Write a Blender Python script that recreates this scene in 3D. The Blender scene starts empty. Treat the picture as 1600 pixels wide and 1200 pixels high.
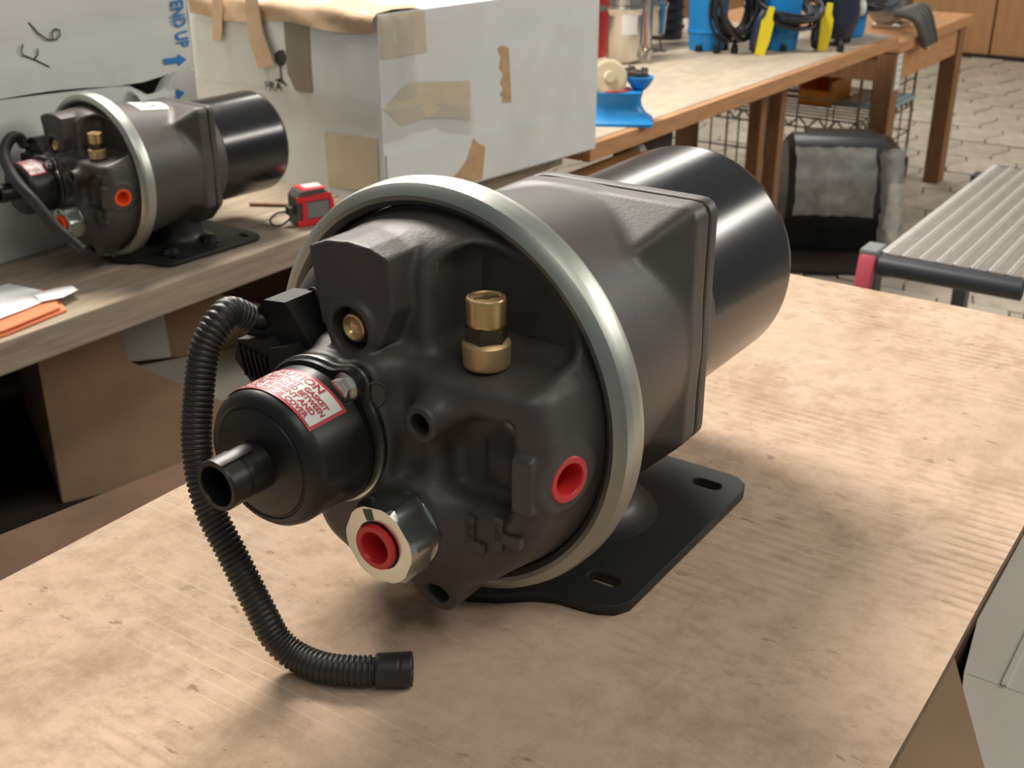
import bpy, bmesh, math, random
import numpy as np
from mathutils import Vector, Matrix, Euler

random.seed(7)
PI = math.pi
scene = bpy.context.scene
COL = scene.collection

# ------------------------------------------------------------------ camera
cam_d = bpy.data.cameras.new('camera')
cam = bpy.data.objects.new('camera', cam_d)
COL.objects.link(cam)
cam_d.sensor_width = 36.0
cam_d.lens = 1850.0 / 1600.0 * 36.0
cam_d.clip_start = 0.02
cam.location = (0, 0, 1.18)
_p, _a = math.atan(835.0 / 1850.0), math.radians(34.3)
cam.rotation_euler = (PI / 2 - _p, 0, _a - PI / 2)
cam_d.dof.use_dof = True
cam_d.dof.focus_distance = 0.56
cam_d.dof.aperture_fstop = 24.0
scene.camera = cam

# ------------------------------------------------------------------ world, lamps, exposure
world = bpy.data.worlds.new('hall_light')
scene.world = world
world.use_nodes = True
bg = world.node_tree.nodes['Background']
bg.inputs[0].default_value = (0.90, 0.95, 1.0, 1)
bg.inputs[1].default_value = 0.17

def area(name, loc, target, sx, sy, power, col):
    d = bpy.data.lights.new(name, 'AREA')
    d.shape = 'RECTANGLE'
    d.size, d.size_y = sx, sy
    d.energy = power
    d.color = col
    o = bpy.data.objects.new(name, d)
    COL.objects.link(o)
    o.location = loc
    o.rotation_euler = (Vector(target) - Vector(loc)).to_track_quat('-Z', 'Y').to_euler()
    return o

area('hall_lamp_near', (1.55, 1.95, 2.75), (0.75, 0.70, 0.85), 1.4, 0.45, 112, (1.0, 0.93, 0.85))
area('hall_lamp_aisle', (0.2, -1.0, 3.1), (0.5, 0.9, 0.6), 2.4, 0.30, 20, (1.0, 0.93, 0.84))
area('hall_lamp_front', (4.6, -2.6, 3.0), (1.8, 1.0, 0.7), 3.4, 0.5, 105, (1.0, 0.94, 0.86))
area('hall_lamp_back', (5.2, 2.6, 3.1), (5.0, 1.3, 0.0), 3.4, 0.35, 70, (1.0, 0.94, 0.86))

vs = scene.view_settings
vs.view_transform = 'Standard'
vs.look = 'None'
vs.gamma = 1.0
vs.use_curve_mapping = False
vs.exposure = 0.14

# ------------------------------------------------------------------ materials
MATS = {}

def mat(name, col, rough=0.6, metal=0.0, var=0.12, vscale=30.0, bump=0.0, bscale=200.0,
        stretch=None, coat=0.0, alpha=1.0, fleck=None, dark=None, darkscale=6.0, darkamt=0.5, spec=0.5):
    """procedural surface: base colour broken up by noise, optional large stains and fine relief"""
    if name in MATS:
        return MATS[name]
    m = bpy.data.materials.new(name)
    m.use_nodes = True
    nt = m.node_tree
    N, L = nt.nodes, nt.links
    b = N['Principled BSDF']
    b.inputs['Roughness'].default_value = rough
    b.inputs['Metallic'].default_value = metal
    b.inputs['Specular IOR Level'].default_value = spec
    b.inputs['Coat Weight'].default_value = coat
    b.inputs['Alpha'].default_value = alpha
    tc = N.new('ShaderNodeTexCoord')
    mp = N.new('ShaderNodeMapping')
    if stretch:
        mp.inputs['Scale'].default_value = stretch
    L.new(tc.outputs['Object'], mp.inputs['Vector'])
    nz = N.new('ShaderNodeTexNoise')
    nz.inputs['Scale'].default_value = vscale
    nz.inputs['Detail'].default_value = 5
    L.new(mp.outputs[0], nz.inputs['Vector'])
    r = N.new('ShaderNodeMapRange')
    r.inputs[1].default_value, r.inputs[2].default_value = 0.3, 0.7
    r.inputs[3].default_value, r.inputs[4].default_value = 1 - var, 1 + var
    L.new(nz.outputs['Fac'], r.inputs[0])
    mx = N.new('ShaderNodeMix')
    mx.data_type = 'RGBA'
    mx.blend_type = 'MULTIPLY'
    mx.inputs['Factor'].default_value = 1.0
    mx.inputs['A'].default_value = (*col, 1)
    L.new(r.outputs[0], mx.inputs['B'])
    out = mx.outputs['Result']
    if dark:
        n2 = N.new('ShaderNodeTexNoise')
        n2.inputs['Scale'].default_value = darkscale
        n2.inputs['Detail'].default_value = 6
        n2.inputs['Roughness'].default_value = 0.65
        L.new(tc.outputs['Object'], n2.inputs['Vector'])
        r2 = N.new('ShaderNodeMapRange')
        r2.inputs[1].default_value, r2.inputs[2].default_value = 0.48, 0.72
        r2.inputs[3].default_value, r2.inputs[4].default_value = 0.0, darkamt
        L.new(n2.outputs['Fac'], r2.inputs[0])
        m2 = N.new('ShaderNodeMix')
        m2.data_type = 'RGBA'
        L.new(r2.outputs[0], m2.inputs['Factor'])
        L.new(out, m2.inputs['A'])
        m2.inputs['B'].default_value = (*dark, 1)
        out = m2.outputs['Result']
    if fleck:
        fc, fs, ft = fleck
        n3 = N.new('ShaderNodeTexNoise')
        n3.inputs['Scale'].default_value = fs
        n3.inputs['Detail'].default_value = 3
        mp3 = N.new('ShaderNodeMapping')
        mp3.inputs['Scale'].default_value = (1.0, 0.45, 0.6)
        mp3.inputs['Rotation'].default_value = (0.3, 0.2, 0.6)
        L.new(tc.outputs['Object'], mp3.inputs['Vector'])
        L.new(mp3.outputs[0], n3.inputs['Vector'])
        r3 = N.new('ShaderNodeMapRange')
        r3.inputs[1].default_value, r3.inputs[2].default_value = ft, ft + 0.03
        L.new(n3.outputs['Fac'], r3.inputs[0])
        m3 = N.new('ShaderNodeMix')
        m3.data_type = 'RGBA'
        L.new(r3.outputs[0], m3.inputs['Factor'])
        L.new(out, m3.inputs['A'])
        m3.inputs['B'].default_value = (*fc, 1)
        out = m3.outputs['Result']
    L.new(out, b.inputs['Base Color'])
    if bump > 0:
        nb = N.new('ShaderNodeTexNoise')
        nb.inputs['Scale'].default_value = bscale
        nb.inputs['Detail'].default_value = 4
        L.new(mp.outputs[0], nb.inputs['Vector'])
        bp = N.new('ShaderNodeBump')
        bp.inputs['Strength'].default_value = bump
        bp.inputs['Distance'].default_value = 0.002
        L.new(nb.outputs['Fac'], bp.inputs['Height'])
        L.new(bp.outputs[0], b.inputs['Normal'])
    MATS[name] = m
    return m

def mat_cardboard():
    m = bpy.data.materials.new('worn_cardboard')
    m.use_nodes = True
    nt = m.node_tree
    N, L = nt.nodes, nt.links
    b = N['Principled BSDF']
    b.inputs['Roughness'].default_value = 0.9
    b.inputs['Specular IOR Level'].default_value = 0.15
    tc = N.new('ShaderNodeTexCoord')

    def noise(scale, detail, st=(1, 1, 1), rough=0.6, rot=0.0):
        mp = N.new('ShaderNodeMapping')
        mp.inputs['Scale'].default_value = st
        mp.inputs['Rotation'].default_value = (0, 0, rot)
        L.new(tc.outputs['Object'], mp.inputs['Vector'])
        n = N.new('ShaderNodeTexNoise')
        n.inputs['Scale'].default_value = scale
        n.inputs['Detail'].default_value = detail
        n.inputs['Roughness'].default_value = rough
        L.new(mp.outputs[0], n.inputs['Vector'])
        return n.outputs['Fac']

    def rng(s, a, c, d, e):
        r = N.new('ShaderNodeMapRange')
        r.inputs[1].default_value, r.inputs[2].default_value = a, c
        r.inputs[3].default_value, r.inputs[4].default_value = d, e
        L.new(s, r.inputs[0])
        return r.outputs[0]

    def mixc(fac, A, B):
        x = N.new('ShaderNodeMix')
        x.data_type = 'RGBA'
        L.new(fac, x.inputs['Factor'])
        for k, v in (('A', A), ('B', B)):
            if isinstance(v, tuple):
                x.inputs[k].default_value = (*v, 1)
            else:
                L.new(v, x.inputs[k])
        return x.outputs['Result']

    def mul(a, c):
        x = N.new('ShaderNodeMath')
        x.operation = 'MULTIPLY'
        L.new(a, x.inputs[0])
        if isinstance(c, float):
            x.inputs[1].default_value = c
        else:
            L.new(c, x.inputs[1])
        return x.outputs[0]
    c = mixc(rng(noise(9, 5), 0.35, 0.68, 0, 1), (0.60, 0.445, 0.325), (0.53, 0.385, 0.275))
    c = mixc(mul(rng(noise(70, 8, (1.0, 0.7, 1.0), 0.75, 0.5), 0.44, 0.64, 0, 0.75), rng(noise(3.5, 4), 0.35, 0.6, 0.35, 1)), c, (0.38, 0.27, 0.185))
    # dusty grey rubbing
    c = mixc(rng(noise(5, 6, rot=0.5), 0.5, 0.75, 0, 0.55), c, (0.47, 0.37, 0.25))
    # smudges
    c = mixc(rng(noise(14, 7, (0.55, 1.0, 1.0), 0.7), 0.50, 0.72, 0, 0.70), c, (0.29, 0.20, 0.125))
    # small dark flecks
    c = mixc(mul(rng(noise(125, 3, (1.0, 0.45, 1.0), 0.6, 0.4), 0.635, 0.70, 0, 0.55),
                 rng(noise(8, 3), 0.40, 0.58, 0, 1)), c, (0.13, 0.09, 0.06))
    c = mixc(mul(rng(noise(42, 6, (1.0, 0.5, 1.0), 0.75, 0.8), 0.58, 0.72, 0, 0.32), rng(noise(4, 4), 0.42, 0.62, 0.1, 1)), c, (0.33, 0.22, 0.13))
    # flute lines
    sp = N.new('ShaderNodeSeparateXYZ')
    L.new(tc.outputs['Object'], sp.inputs[0])
    w = N.new('ShaderNodeMath')
    w.operation = 'SINE'
    L.new(mul(sp.outputs['X'], 2 * PI / 0.0085), w.inputs[0])
    lines = rng(w.outputs[0], 0.86, 1.0, 0, 1)
    lines = mul(lines, rng(noise(10, 3, (1.0, 0.35, 1.0)), 0.5, 0.68, 0, 0.5))
    c = mixc(lines, c, (0.72, 0.57, 0.40))
    troughs = mul(rng(w.outputs[0], -1.0, -0.3, 1, 0), rng(noise(6.5, 3, rot=1.1), 0.53, 0.66, 0, 0.35))
    c = mixc(troughs, c, (0.22, 0.15, 0.09))
    L.new(c, b.inputs['Base Color'])
    h = N.new('ShaderNodeMath')
    h.operation = 'ADD'
    L.new(mul(w.outputs[0], mul(rng(noise(6.5, 3, rot=1.1), 0.56, 0.70, 0.05, 0.6), 0.5)), h.inputs[0])
    L.new(mul(noise(160, 4), 0.5), h.inputs[1])
    bp = N.new('ShaderNodeBump')
    bp.inputs['Strength'].default_value = 0.35
    bp.inputs['Distance'].default_value = 0.0012
    L.new(h.outputs[0], bp.inputs['Height'])
    L.new(bp.outputs[0], b.inputs['Normal'])
    return m

M_CARD = mat_cardboard()
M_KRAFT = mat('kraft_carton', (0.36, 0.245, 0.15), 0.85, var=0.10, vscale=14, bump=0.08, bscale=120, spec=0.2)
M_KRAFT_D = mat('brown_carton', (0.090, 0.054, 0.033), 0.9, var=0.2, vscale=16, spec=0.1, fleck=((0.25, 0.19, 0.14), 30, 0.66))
M_EDGE = mat('card_edge', (0.16, 0.105, 0.06), 0.9, var=0.25, vscale=150)
M_CAST = mat('dark_cast_aluminium', (0.066, 0.058, 0.052), 0.50, var=0.16, vscale=26, bump=0.10, bscale=420,
             dark=(0.10, 0.092, 0.086), darkscale=14, darkamt=0.35, spec=0.5, fleck=((0.26, 0.25, 0.235), 90, 0.745))
M_BODY = mat('dark_painted_body', (0.060, 0.053, 0.047), 0.47, var=0.14, vscale=18, bump=0.06, bscale=500,
             dark=(0.098, 0.086, 0.076), darkscale=9, darkamt=0.3, fleck=((0.30, 0.29, 0.27), 70, 0.735))
M_CAN = mat('satin_black_can', (0.011, 0.011, 0.011), 0.21, var=0.15, vscale=10, spec=0.6)
M_BLACKP = mat('black_plastic', (0.010, 0.010, 0.0095), 0.40, var=0.12, vscale=40, bump=0.03, bscale=300)
M_RUBBER = mat('black_rubber', (0.027, 0.026, 0.0245), 0.45, var=0.12, vscale=60)
M_PLATE = mat('black_bracket', (0.015, 0.0155, 0.015), 0.45, var=0.15, vscale=25)
M_ZINC = mat('zinc_plate', (0.62, 0.66, 0.62), 0.30, 1.0, var=0.10, vscale=18, stretch=(4, 1, 1))
M_RING = mat('clamp_zinc', (0.45, 0.47, 0.42), 0.42, 1.0, var=0.14, vscale=14, bump=0.03, bscale=120)
M_BRASS = mat('brass', (0.74, 0.52, 0.24), 0.32, 0.85, var=0.12, vscale=90)
M_BRASS_D = mat('dull_brass', (0.66, 0.46, 0.23), 0.50, 0.75, var=0.10, vscale=90)
M_BRASS_B = mat('tarnished_brass', (0.10, 0.085, 0.05), 0.45, 0.8, var=0.2, vscale=120)
M_RED = mat('red_plastic', (0.62, 0.030, 0.032), 0.36, var=0.06)
M_ORANGE = mat('orange_plastic', (0.85, 0.10, 0.020), 0.40, var=0.06)
M_HOLE = mat('black_void', (0.006, 0.006, 0.006), 0.8, var=0.0)
M_WHITE = mat('label_white', (0.72, 0.72, 0.68), 0.40, var=0.03)
M_LRED = mat('label_red', (0.52, 0.045, 0.055), 0.40, var=0.05)
M_LTEXT = mat('label_text', (0.42, 0.05, 0.06), 0.45, var=0.05)
M_CARTON = mat('white_carton', (0.70, 0.715, 0.69), 0.80, var=0.05, vscale=9, bump=0.12, bscale=40, spec=0.25,
               dark=(0.56, 0.55, 0.50), darkscale=5, darkamt=0.45)
M_CARTON2 = mat('white_carton_soft', (0.68, 0.69, 0.655), 0.75, var=0.06, vscale=7, bump=0.25, bscale=22, spec=0.25,
                dark=(0.53, 0.52, 0.48), darkscale=4, darkamt=0.55)
M_TAPE_T = mat('tan_tape', (0.58, 0.51, 0.36), 0.33, var=0.06, vscale=30)
M_TAPE_B = mat('brown_paper_tape', (0.50, 0.345, 0.215), 0.62, var=0.12, vscale=24, bump=0.2, bscale=60)
M_TAPE_O = mat('olive_tape', (0.22, 0.185, 0.125), 0.45, var=0.08)
M_TORN = mat('torn_kraft', (0.52, 0.33, 0.175), 0.9, var=0.12, vscale=60)
M_INK = mat('marker_ink', (0.035, 0.033, 0.032), 0.7, var=0.05)
M_BLUEINK = mat('blue_print', (0.025, 0.20, 0.50), 0.6, var=0.08)
M_GREYINK = mat('grey_print', (0.30, 0.31, 0.33), 0.6, var=0.08)
M_PLANK = mat('weathered_plank', (0.33, 0.27, 0.20), 0.85, var=0.20, vscale=12, stretch=(1.2, 14, 14), bump=0.15,
              bscale=40, spec=0.2, dark=(0.30, 0.24, 0.17), darkscale=7, darkamt=0.5)
M_TOP = mat('dusty_benchtop', (0.47, 0.395, 0.305), 0.85, var=0.12, vscale=9, stretch=(2.0, 5, 5), spec=0.2,
            dark=(0.40, 0.33, 0.26), darkscale=6, darkamt=0.45)
M_WOOD = mat('orange_timber', (0.46, 0.235, 0.105), 0.60, var=0.16, vscale=7, stretch=(1.5, 12, 12), spec=0.3)
M_LEG = mat('brown_timber', (0.235, 0.115, 0.055), 0.60, var=0.16, vscale=8, stretch=(12, 12, 1.5), spec=0.3)
M_DARKW = mat('dark_timber_and_shade', (0.030, 0.020, 0.014), 0.8, var=0.2, vscale=8)  # dark rails and shelf, also the slab that stands in for shade
M_STONE = [mat('paver_%s' % n, c, 0.85, var=0.14, vscale=22, bump=0.2, bscale=70, spec=0.25,
               dark=(0.20, 0.18, 0.15), darkscale=3, darkamt=0.3)
           for n, c in (('beige', (0.45, 0.40, 0.32)), ('grey', (0.43, 0.385, 0.31)), ('pale', (0.475, 0.425, 0.345)))]
M_JOINT = mat('paver_joint', (0.25, 0.22, 0.18), 0.95, var=0.2)
M_WALL = mat('plaster_wall', (0.30, 0.27, 0.23), 0.9, var=0.08, vscale=3)
M_BOARD = mat('varnished_board', (0.52, 0.28, 0.125), 0.5, var=0.10, vscale=3, stretch=(8, 8, 1))
M_BLUE = mat('blue_paint', (0.010, 0.235, 0.60), 0.38, var=0.07)
M_NAVY = mat('navy_paint', (0.020, 0.028, 0.055), 0.35, var=0.1)
M_YELLOW = mat('yellow_plastic', (0.80, 0.66, 0.02), 0.42, var=0.05)
M_STEEL = mat('polished_steel', (0.66, 0.63, 0.58), 0.18, 1.0, var=0.06, vscale=12)
M_STEELB = mat('brushed_steel', (0.50, 0.49, 0.46), 0.34, 1.0, var=0.10, vscale=12)
M_CREAM = mat('cream_plastic', (0.62, 0.52, 0.35), 0.5, var=0.06)
M_SHAFT = mat('oily_metal', (0.14, 0.115, 0.09), 0.3, 0.8, var=0.2)
M_CABLE = mat('cable_black', (0.018, 0.020, 0.024), 0.42, var=0.1)
M_WIRE = mat('rack_wire', (0.15, 0.125, 0.09), 0.5, 0.6, var=0.15)
M_CRATE = mat('amber_plastic', (0.92, 0.36, 0.02), 0.42, var=0.08)
M_LID = mat('pale_blue_plastic', (0.30, 0.42, 0.48), 0.5, var=0.06)
M_TUB = mat('tub_black', (0.030, 0.033, 0.036), 0.36, var=0.25, vscale=14)
M_FILM = mat('clear_film', (0.52, 0.52, 0.49), 0.30, var=0.2, vscale=30, bump=0.8, bscale=30, alpha=0.58)
M_CTAPE = mat('clear_tape', (0.60, 0.60, 0.55), 0.22, var=0.1, vscale=20, bump=0.5, bscale=40, alpha=0.30)
M_ALU = mat('ribbed_aluminium', (0.30, 0.285, 0.25), 0.55, 0.55, var=0.14, vscale=20, stretch=(1, 8, 8),
            dark=(0.24, 0.22, 0.19), darkscale=8, darkamt=0.5)
M_ALU_L = mat('bright_aluminium', (0.70, 0.70, 0.67), 0.42, 0.5, var=0.05)
M_TRIMB = mat('black_trim', (0.028, 0.033, 0.038), 0.45, var=0.1)
M_PINK = mat('pink_red_plastic', (0.50, 0.075, 0.105), 0.5, var=0.06)
M_GREYP = mat('grey_plastic', (0.20, 0.205, 0.205), 0.55, var=0.06)
M_GREYC = mat('grey_board', (0.56, 0.545, 0.48), 0.85, var=0.05, vscale=10, bump=0.06, bscale=150, spec=0.2)
M_FOLDER = mat('orange_folder', (0.72, 0.21, 0.085), 0.6, var=0.08)
M_PAPER = mat('white_paper', (0.82, 0.83, 0.82), 0.5, var=0.05, bump=0.3, bscale=30)
M_TAPER = mat('red_case', (0.72, 0.022, 0.035), 0.38, var=0.06)
M_TAPEG = mat('grey_grip', (0.09, 0.088, 0.082), 0.55, var=0.1)
M_RUST = mat('rusty_iron', (0.16, 0.075, 0.045), 0.75, var=0.3, vscale=30)
M_REDT = mat('red_enamel', (0.46, 0.022, 0.025), 0.35, var=0.06)
M_GASK = mat('red_gasket', (0.50, 0.07, 0.06), 0.5, var=0.1)
M_FOIL = mat('silver_film', (0.62, 0.60, 0.56), 0.25, 0.6, var=0.2, bump=0.8, bscale=60)

# ------------------------------------------------------------------ mesh helpers
def new_mesh(name, V, F, m=None, smooth=False, sharp=None):
    me = bpy.data.meshes.new(name)
    me.from_pydata([tuple(v) for v in V], [], F)
    if m is not None:
        for x in (m if isinstance(m, (list, tuple)) else [m]):
            me.materials.append(x)
    me.update()
    if smooth:
        me.polygons.foreach_set('use_smooth', [True] * len(me.polygons))
        if sharp is not None:
            try:
                me.set_sharp_from_angle(angle=math.radians(sharp))
            except Exception:
                pass
    return me

class MB:
    """collects simple shapes for one mesh"""
    def __init__(self):
        self.V, self.F = [], []

    def add(self, V, F):
        o = len(self.V)
        self.V += [Vector(v) for v in V]
        self.F += [tuple(i + o for i in f) for f in F]
        return self

    def box(self, c, s, rot=None, bevel=0.0, seg=2):
        bm = bmesh.new()
        bmesh.ops.create_cube(bm, size=1.0)
        for v in bm.verts:
            v.co = Vector((v.co.x * s[0], v.co.y * s[1], v.co.z * s[2]))
        if bevel > 0:
            bmesh.ops.bevel(bm, geom=bm.edges[:], offset=bevel, segments=seg, profile=0.5, affect='EDGES')
        Mx = Matrix.Translation(Vector(c)) @ (rot.to_4x4() if rot else Matrix.Identity(4))
        bm.verts.index_update()
        self.add([Mx @ v.co for v in bm.verts], [[v.index for v in f.verts] for f in bm.faces])
        bm.free()
        return self

    def lathe(self, prof, seg=32, frame=None, arc=2 * PI, start=0.0):
        """prof: (height, radius) along local Z; frame: Matrix 4x4"""
        fr = frame or Matrix.Identity(4)
        q = [prof[0]]
        for (h0, r0), (h1, r1) in zip(prof, prof[1:]):
            L = math.hypot(h1 - h0, r1 - r0)
            if L > 0.004 and seg > 24:          # holding loops keep long straight runs flat
                e = 0.0008 / L
                q += [(h0 + (h1 - h0) * e, r0 + (r1 - r0) * e), (h1 + (h0 - h1) * e, r1 + (r0 - r1) * e)]
            q.append((h1, r1))
        prof = q
        full = abs(arc - 2 * PI) < 1e-6
        n = seg if full else seg + 1
        V, F = [], []
        for h, r in prof:
            for i in range(n):
                t = start + arc * i / seg
                V.append(fr @ Vector((max(r, 1e-5) * math.cos(t), max(r, 1e-5) * math.sin(t), h)))
        for j in range(len(prof) - 1):
            for i in range(seg):
                a, b = j * n + i, j * n + (i + 1) % n
                F.append((a, b, b + n, a + n))
        return self.add(V, F)

    def tube(self, pts, rad, seg=10, closed=False, cap=True):
        pts = [Vector(p) for p in pts]
        n = len(pts)
        T = []
        for i in range(n):
            a = pts[(i - 1) % n] if (closed or i) else pts[0]
            b = pts[(i + 1) % n] if (closed or i < n - 1) else pts[-1]
            T.append((b - a).normalized())
        up = Vector((0, 0, 1)) if abs(T[0].z) < 0.9 else Vector((1, 0, 0))
        nrm = (up - T[0] * up.dot(T[0])).normalized()
        V, F = [], []
        for i in range(n):
            nrm = (nrm - T[i] * nrm.dot(T[i])).normalized()
            bn = T[i].cross(nrm)
            r = rad[i] if isinstance(rad, (list, tuple)) else rad
            for k in range(seg):
                t = 2 * PI * k / seg
                V.append(pts[i] + (nrm * math.cos(t) + bn * math.sin(t)) * r)
        for i in range(n if closed else n - 1):
            for k in range(seg):
                a, b = i * seg + k, i * seg + (k + 1) % seg
                c, d = ((i + 1) % n) * seg + (k + 1) % seg, ((i + 1) % n) * seg + k
                F.append((a, b, c, d))
        if cap and not closed:
            F.append(tuple(range(seg))[::-1])
            F.append(tuple((n - 1) * seg + k for k in range(seg)))
        return self.add(V, F)

    def prism(self, poly, h, frame=None):
        """poly in local XY, extruded along local Z from 0 to h"""
        fr = frame or Matrix.Identity(4)
        n = len(poly)
        V = [fr @ Vector((x, y, 0)) for x, y in poly] + [fr @ Vector((x, y, h)) for x, y in poly]
        F = [tuple(range(n))[::-1], tuple(range(n, 2 * n))] + [(i, (i + 1) % n, n + (i + 1) % n, n + i) for i in range(n)]
        return self.add(V, F)

    def mesh(self, name, m, smooth=False, sharp=35):
        me = new_mesh(name, self.V, self.F, m, False)
        bm = bmesh.new()
        bm.from_mesh(me)
        bmesh.ops.recalc_face_normals(bm, faces=bm.faces)
        bm.to_mesh(me)
        bm.free()
        if smooth:
            me.polygons.foreach_set('use_smooth', [True] * len(me.polygons))
            me.set_sharp_from_angle(angle=math.radians(sharp))
        return me

def link(name, me, parent=None, loc=None, rot=None):
    o = bpy.data.objects.new(name, me)
    COL.objects.link(o)
    if parent:
        o.parent = parent
    if loc is not None:
        o.location = loc
    if rot is not None:
        o.rotation_euler = rot
    return o

def thing(name, label, cat, loc=(0, 0, 0), rz=0.0, group=None):
    o = bpy.data.objects.new(name, None)
    o.empty_display_size = 0.05
    COL.objects.link(o)
    o.location = loc
    o.rotation_euler = (0, 0, rz)
    return tag(o, label, cat, group)

def tag(o, label, cat, group=None):
    o['label'] = label
    o['category'] = cat
    if group:
        o['group'] = group
    return o

def struct(o):
    o['kind'] = 'structure'
    return o

def frame(o, x, y):
    """matrix with origin o, local X = x, local Y = y"""
    x = Vector(x).normalized()
    z = x.cross(Vector(y)).normalized()
    y = z.cross(x)
    M4 = Matrix.Identity(4)
    for i, v in enumerate((x, y, z)):
        M4[0][i], M4[1][i], M4[2][i] = v
    M4.translation = Vector(o)
    return M4

def axis(o, d):
    """matrix with local Z along d"""
    q = Vector(d).to_track_quat('Z', 'Y').to_matrix().to_4x4()
    q.translation = Vector(o)
    return q

def text_mesh(s, size, m, fr, depth=0.0002, bold=0.0, bend=None, align='CENTER', sx=1.0):
    cu = bpy.data.curves.new('txt', 'FONT')
    cu.body = s
    cu.size = size
    cu.align_x = align
    cu.align_y = 'CENTER'
    cu.extrude = depth
    cu.offset = bold
    cu.resolution_u = 3
    o = bpy.data.objects.new('txt', cu)
    COL.objects.link(o)
    dg = bpy.context.evaluated_depsgraph_get()
    me = bpy.data.meshes.new_from_object(o.evaluated_get(dg))
    bpy.data.objects.remove(o)
    bpy.data.curves.remove(cu)
    for v in me.vertices:
        v.co.x *= sx
        v.co = bend(v.co) if bend else fr @ v.co
    me.materials.clear()
    me.materials.append(m)
    return me

def join_meshes(name, meshes, m):
    V, F = [], []
    for me in meshes:
        o = len(V)
        V += [v.co.copy() for v in me.vertices]
        F += [tuple(i + o for i in p.vertices) for p in me.polygons]
    return new_mesh(name, V, F, m)

def spline(pts, n):
    """Catmull-Rom resample"""
    P = [Vector(p) for p in pts]
    out = []
    for i in range(len(P) - 1):
        p0, p1, p2, p3 = P[max(i - 1, 0)], P[i], P[i + 1], P[min(i + 2, len(P) - 1)]
        for k in range(n):
            t = k / n
            out.append(0.5 * ((2 * p1) + (p2 - p0) * t + (2 * p0 - 5 * p1 + 4 * p2 - p3) * t * t + (3 * p1 - p0 - 3 * p2 + p3) * t ** 3))
    out.append(P[-1])
    return out

def resample(pts, step):
    out = [pts[0]]
    acc = 0.0
    for a, b in zip(pts, pts[1:]):
        L = (b - a).length
        d = step - acc
        while d <= L:
            out.append(a.lerp(b, d / L))
            d += step
        acc = (acc + L) % step
    return out

# ------------------------------------------------------------------ signed distance castings
def smin(a, b, k):
    h = np.clip(0.5 + 0.5 * (b - a) / k, 0, 1)
    return b + (a - b) * h - k * h * (1 - h)

def smax(a, b, k):
    return -smin(-a, -b, k)

def rbox3(p, c, h, r):
    q = [np.abs(p[i] - c[i]) - (h[i] - r) for i in range(3)]
    return (np.sqrt(sum(np.maximum(x, 0) ** 2 for x in q)) + np.minimum(np.maximum(q[0], np.maximum(q[1], q[2])), 0) - r)

def poly2(y, z, P):
    P = np.array(P, dtype=np.float32)
    d = np.full(y.shape, 1e9, np.float32)
    s = np.ones(y.shape, np.float32)
    n = len(P)
    for i in range(n):
        a, b = P[i], P[i - 1]
        ex, ey = b - a
        wx, wy = y - a[0], z - a[1]
        t = np.clip((wx * ex + wy * ey) / (ex * ex + ey * ey), 0, 1)
        d = np.minimum(d, (wx - ex * t) ** 2 + (wy - ey * t) ** 2)
        c1, c2, c3 = z >= a[1], z < b[1], ex * wy > ey * wx
        flip = (c1 & c2 & c3) | (~c1 & ~c2 & ~c3)
        s = np.where(flip, -s, s)
    return s * np.sqrt(d)

def surface_nets(fn, lo, hi, step):
    ax = [np.arange(lo[i], hi[i] + step, step, dtype=np.float32) for i in range(3)]
    D = fn(*np.meshgrid(*ax, indexing='ij')).astype(np.float32)
    nx, ny, nz = D.shape
    S = D < 0
    cnt = np.zeros((nx - 1, ny - 1, nz - 1), np.int8)
    for i in (0, 1):
        for j in (0, 1):
            for k in (0, 1):
                cnt += S[i:nx - 1 + i, j:ny - 1 + j, k:nz - 1 + k]
    act = (cnt > 0) & (cnt < 8)
    idx = np.argwhere(act)
    vid = np.full(act.shape, -1, np.int64)
    vid[tuple(idx.T)] = np.arange(len(idx))
    acc = np.zeros((len(idx), 3), np.float64)
    num = np.zeros(len(idx))
    corners = [(i, j, k) for i in (0, 1) for j in (0, 1) for k in (0, 1)]
    for a in corners:
        for e in range(3):
            if a[e] == 0:
                b = list(a)
                b[e] = 1
                A = D[idx[:, 0] + a[0], idx[:, 1] + a[1], idx[:, 2] + a[2]]
                B = D[idx[:, 0] + b[0], idx[:, 1] + b[1], idx[:, 2] + b[2]]
                cr = (A < 0) != (B < 0)
                t = np.where(cr, A / np.where(cr, A - B, 1), 0)
                pos = np.tile(np.array(a, float), (len(idx), 1))
                pos[:, e] += t
                acc[cr] += pos[cr]
                num[cr] += 1
    V = (idx + acc / num[:, None]) * step + np.array(lo)
    F = []
    for e in range(3):
        u, w = (e + 1) % 3, (e + 2) % 3
        sl0 = [slice(None)] * 3
        sl1 = [slice(None)] * 3
        sl0[e], sl1[e] = slice(0, -1), slice(1, None)
        A, B = S[tuple(sl0)], S[tuple(sl1)]
        q = np.argwhere(A != B)
        q = q[(q[:, u] > 0) & (q[:, w] > 0) & (q[:, u] < D.shape[u] - 1) & (q[:, w] < D.shape[w] - 1)]
        sign = A[tuple(q.T)]
        vs4 = []
        for du, dw in ((1, 1), (0, 1), (0, 0), (1, 0)):
            c = q.copy()
            c[:, u] -= du
            c[:, w] -= dw
            vs4.append(vid[tuple(c.T)])
        Q = np.stack(vs4, 1)
        Q[~sign] = Q[~sign][:, ::-1]
        F.append(Q)
    F = np.concatenate(F)
    F = F[(F >= 0).all(1)]
    return V, F

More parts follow.
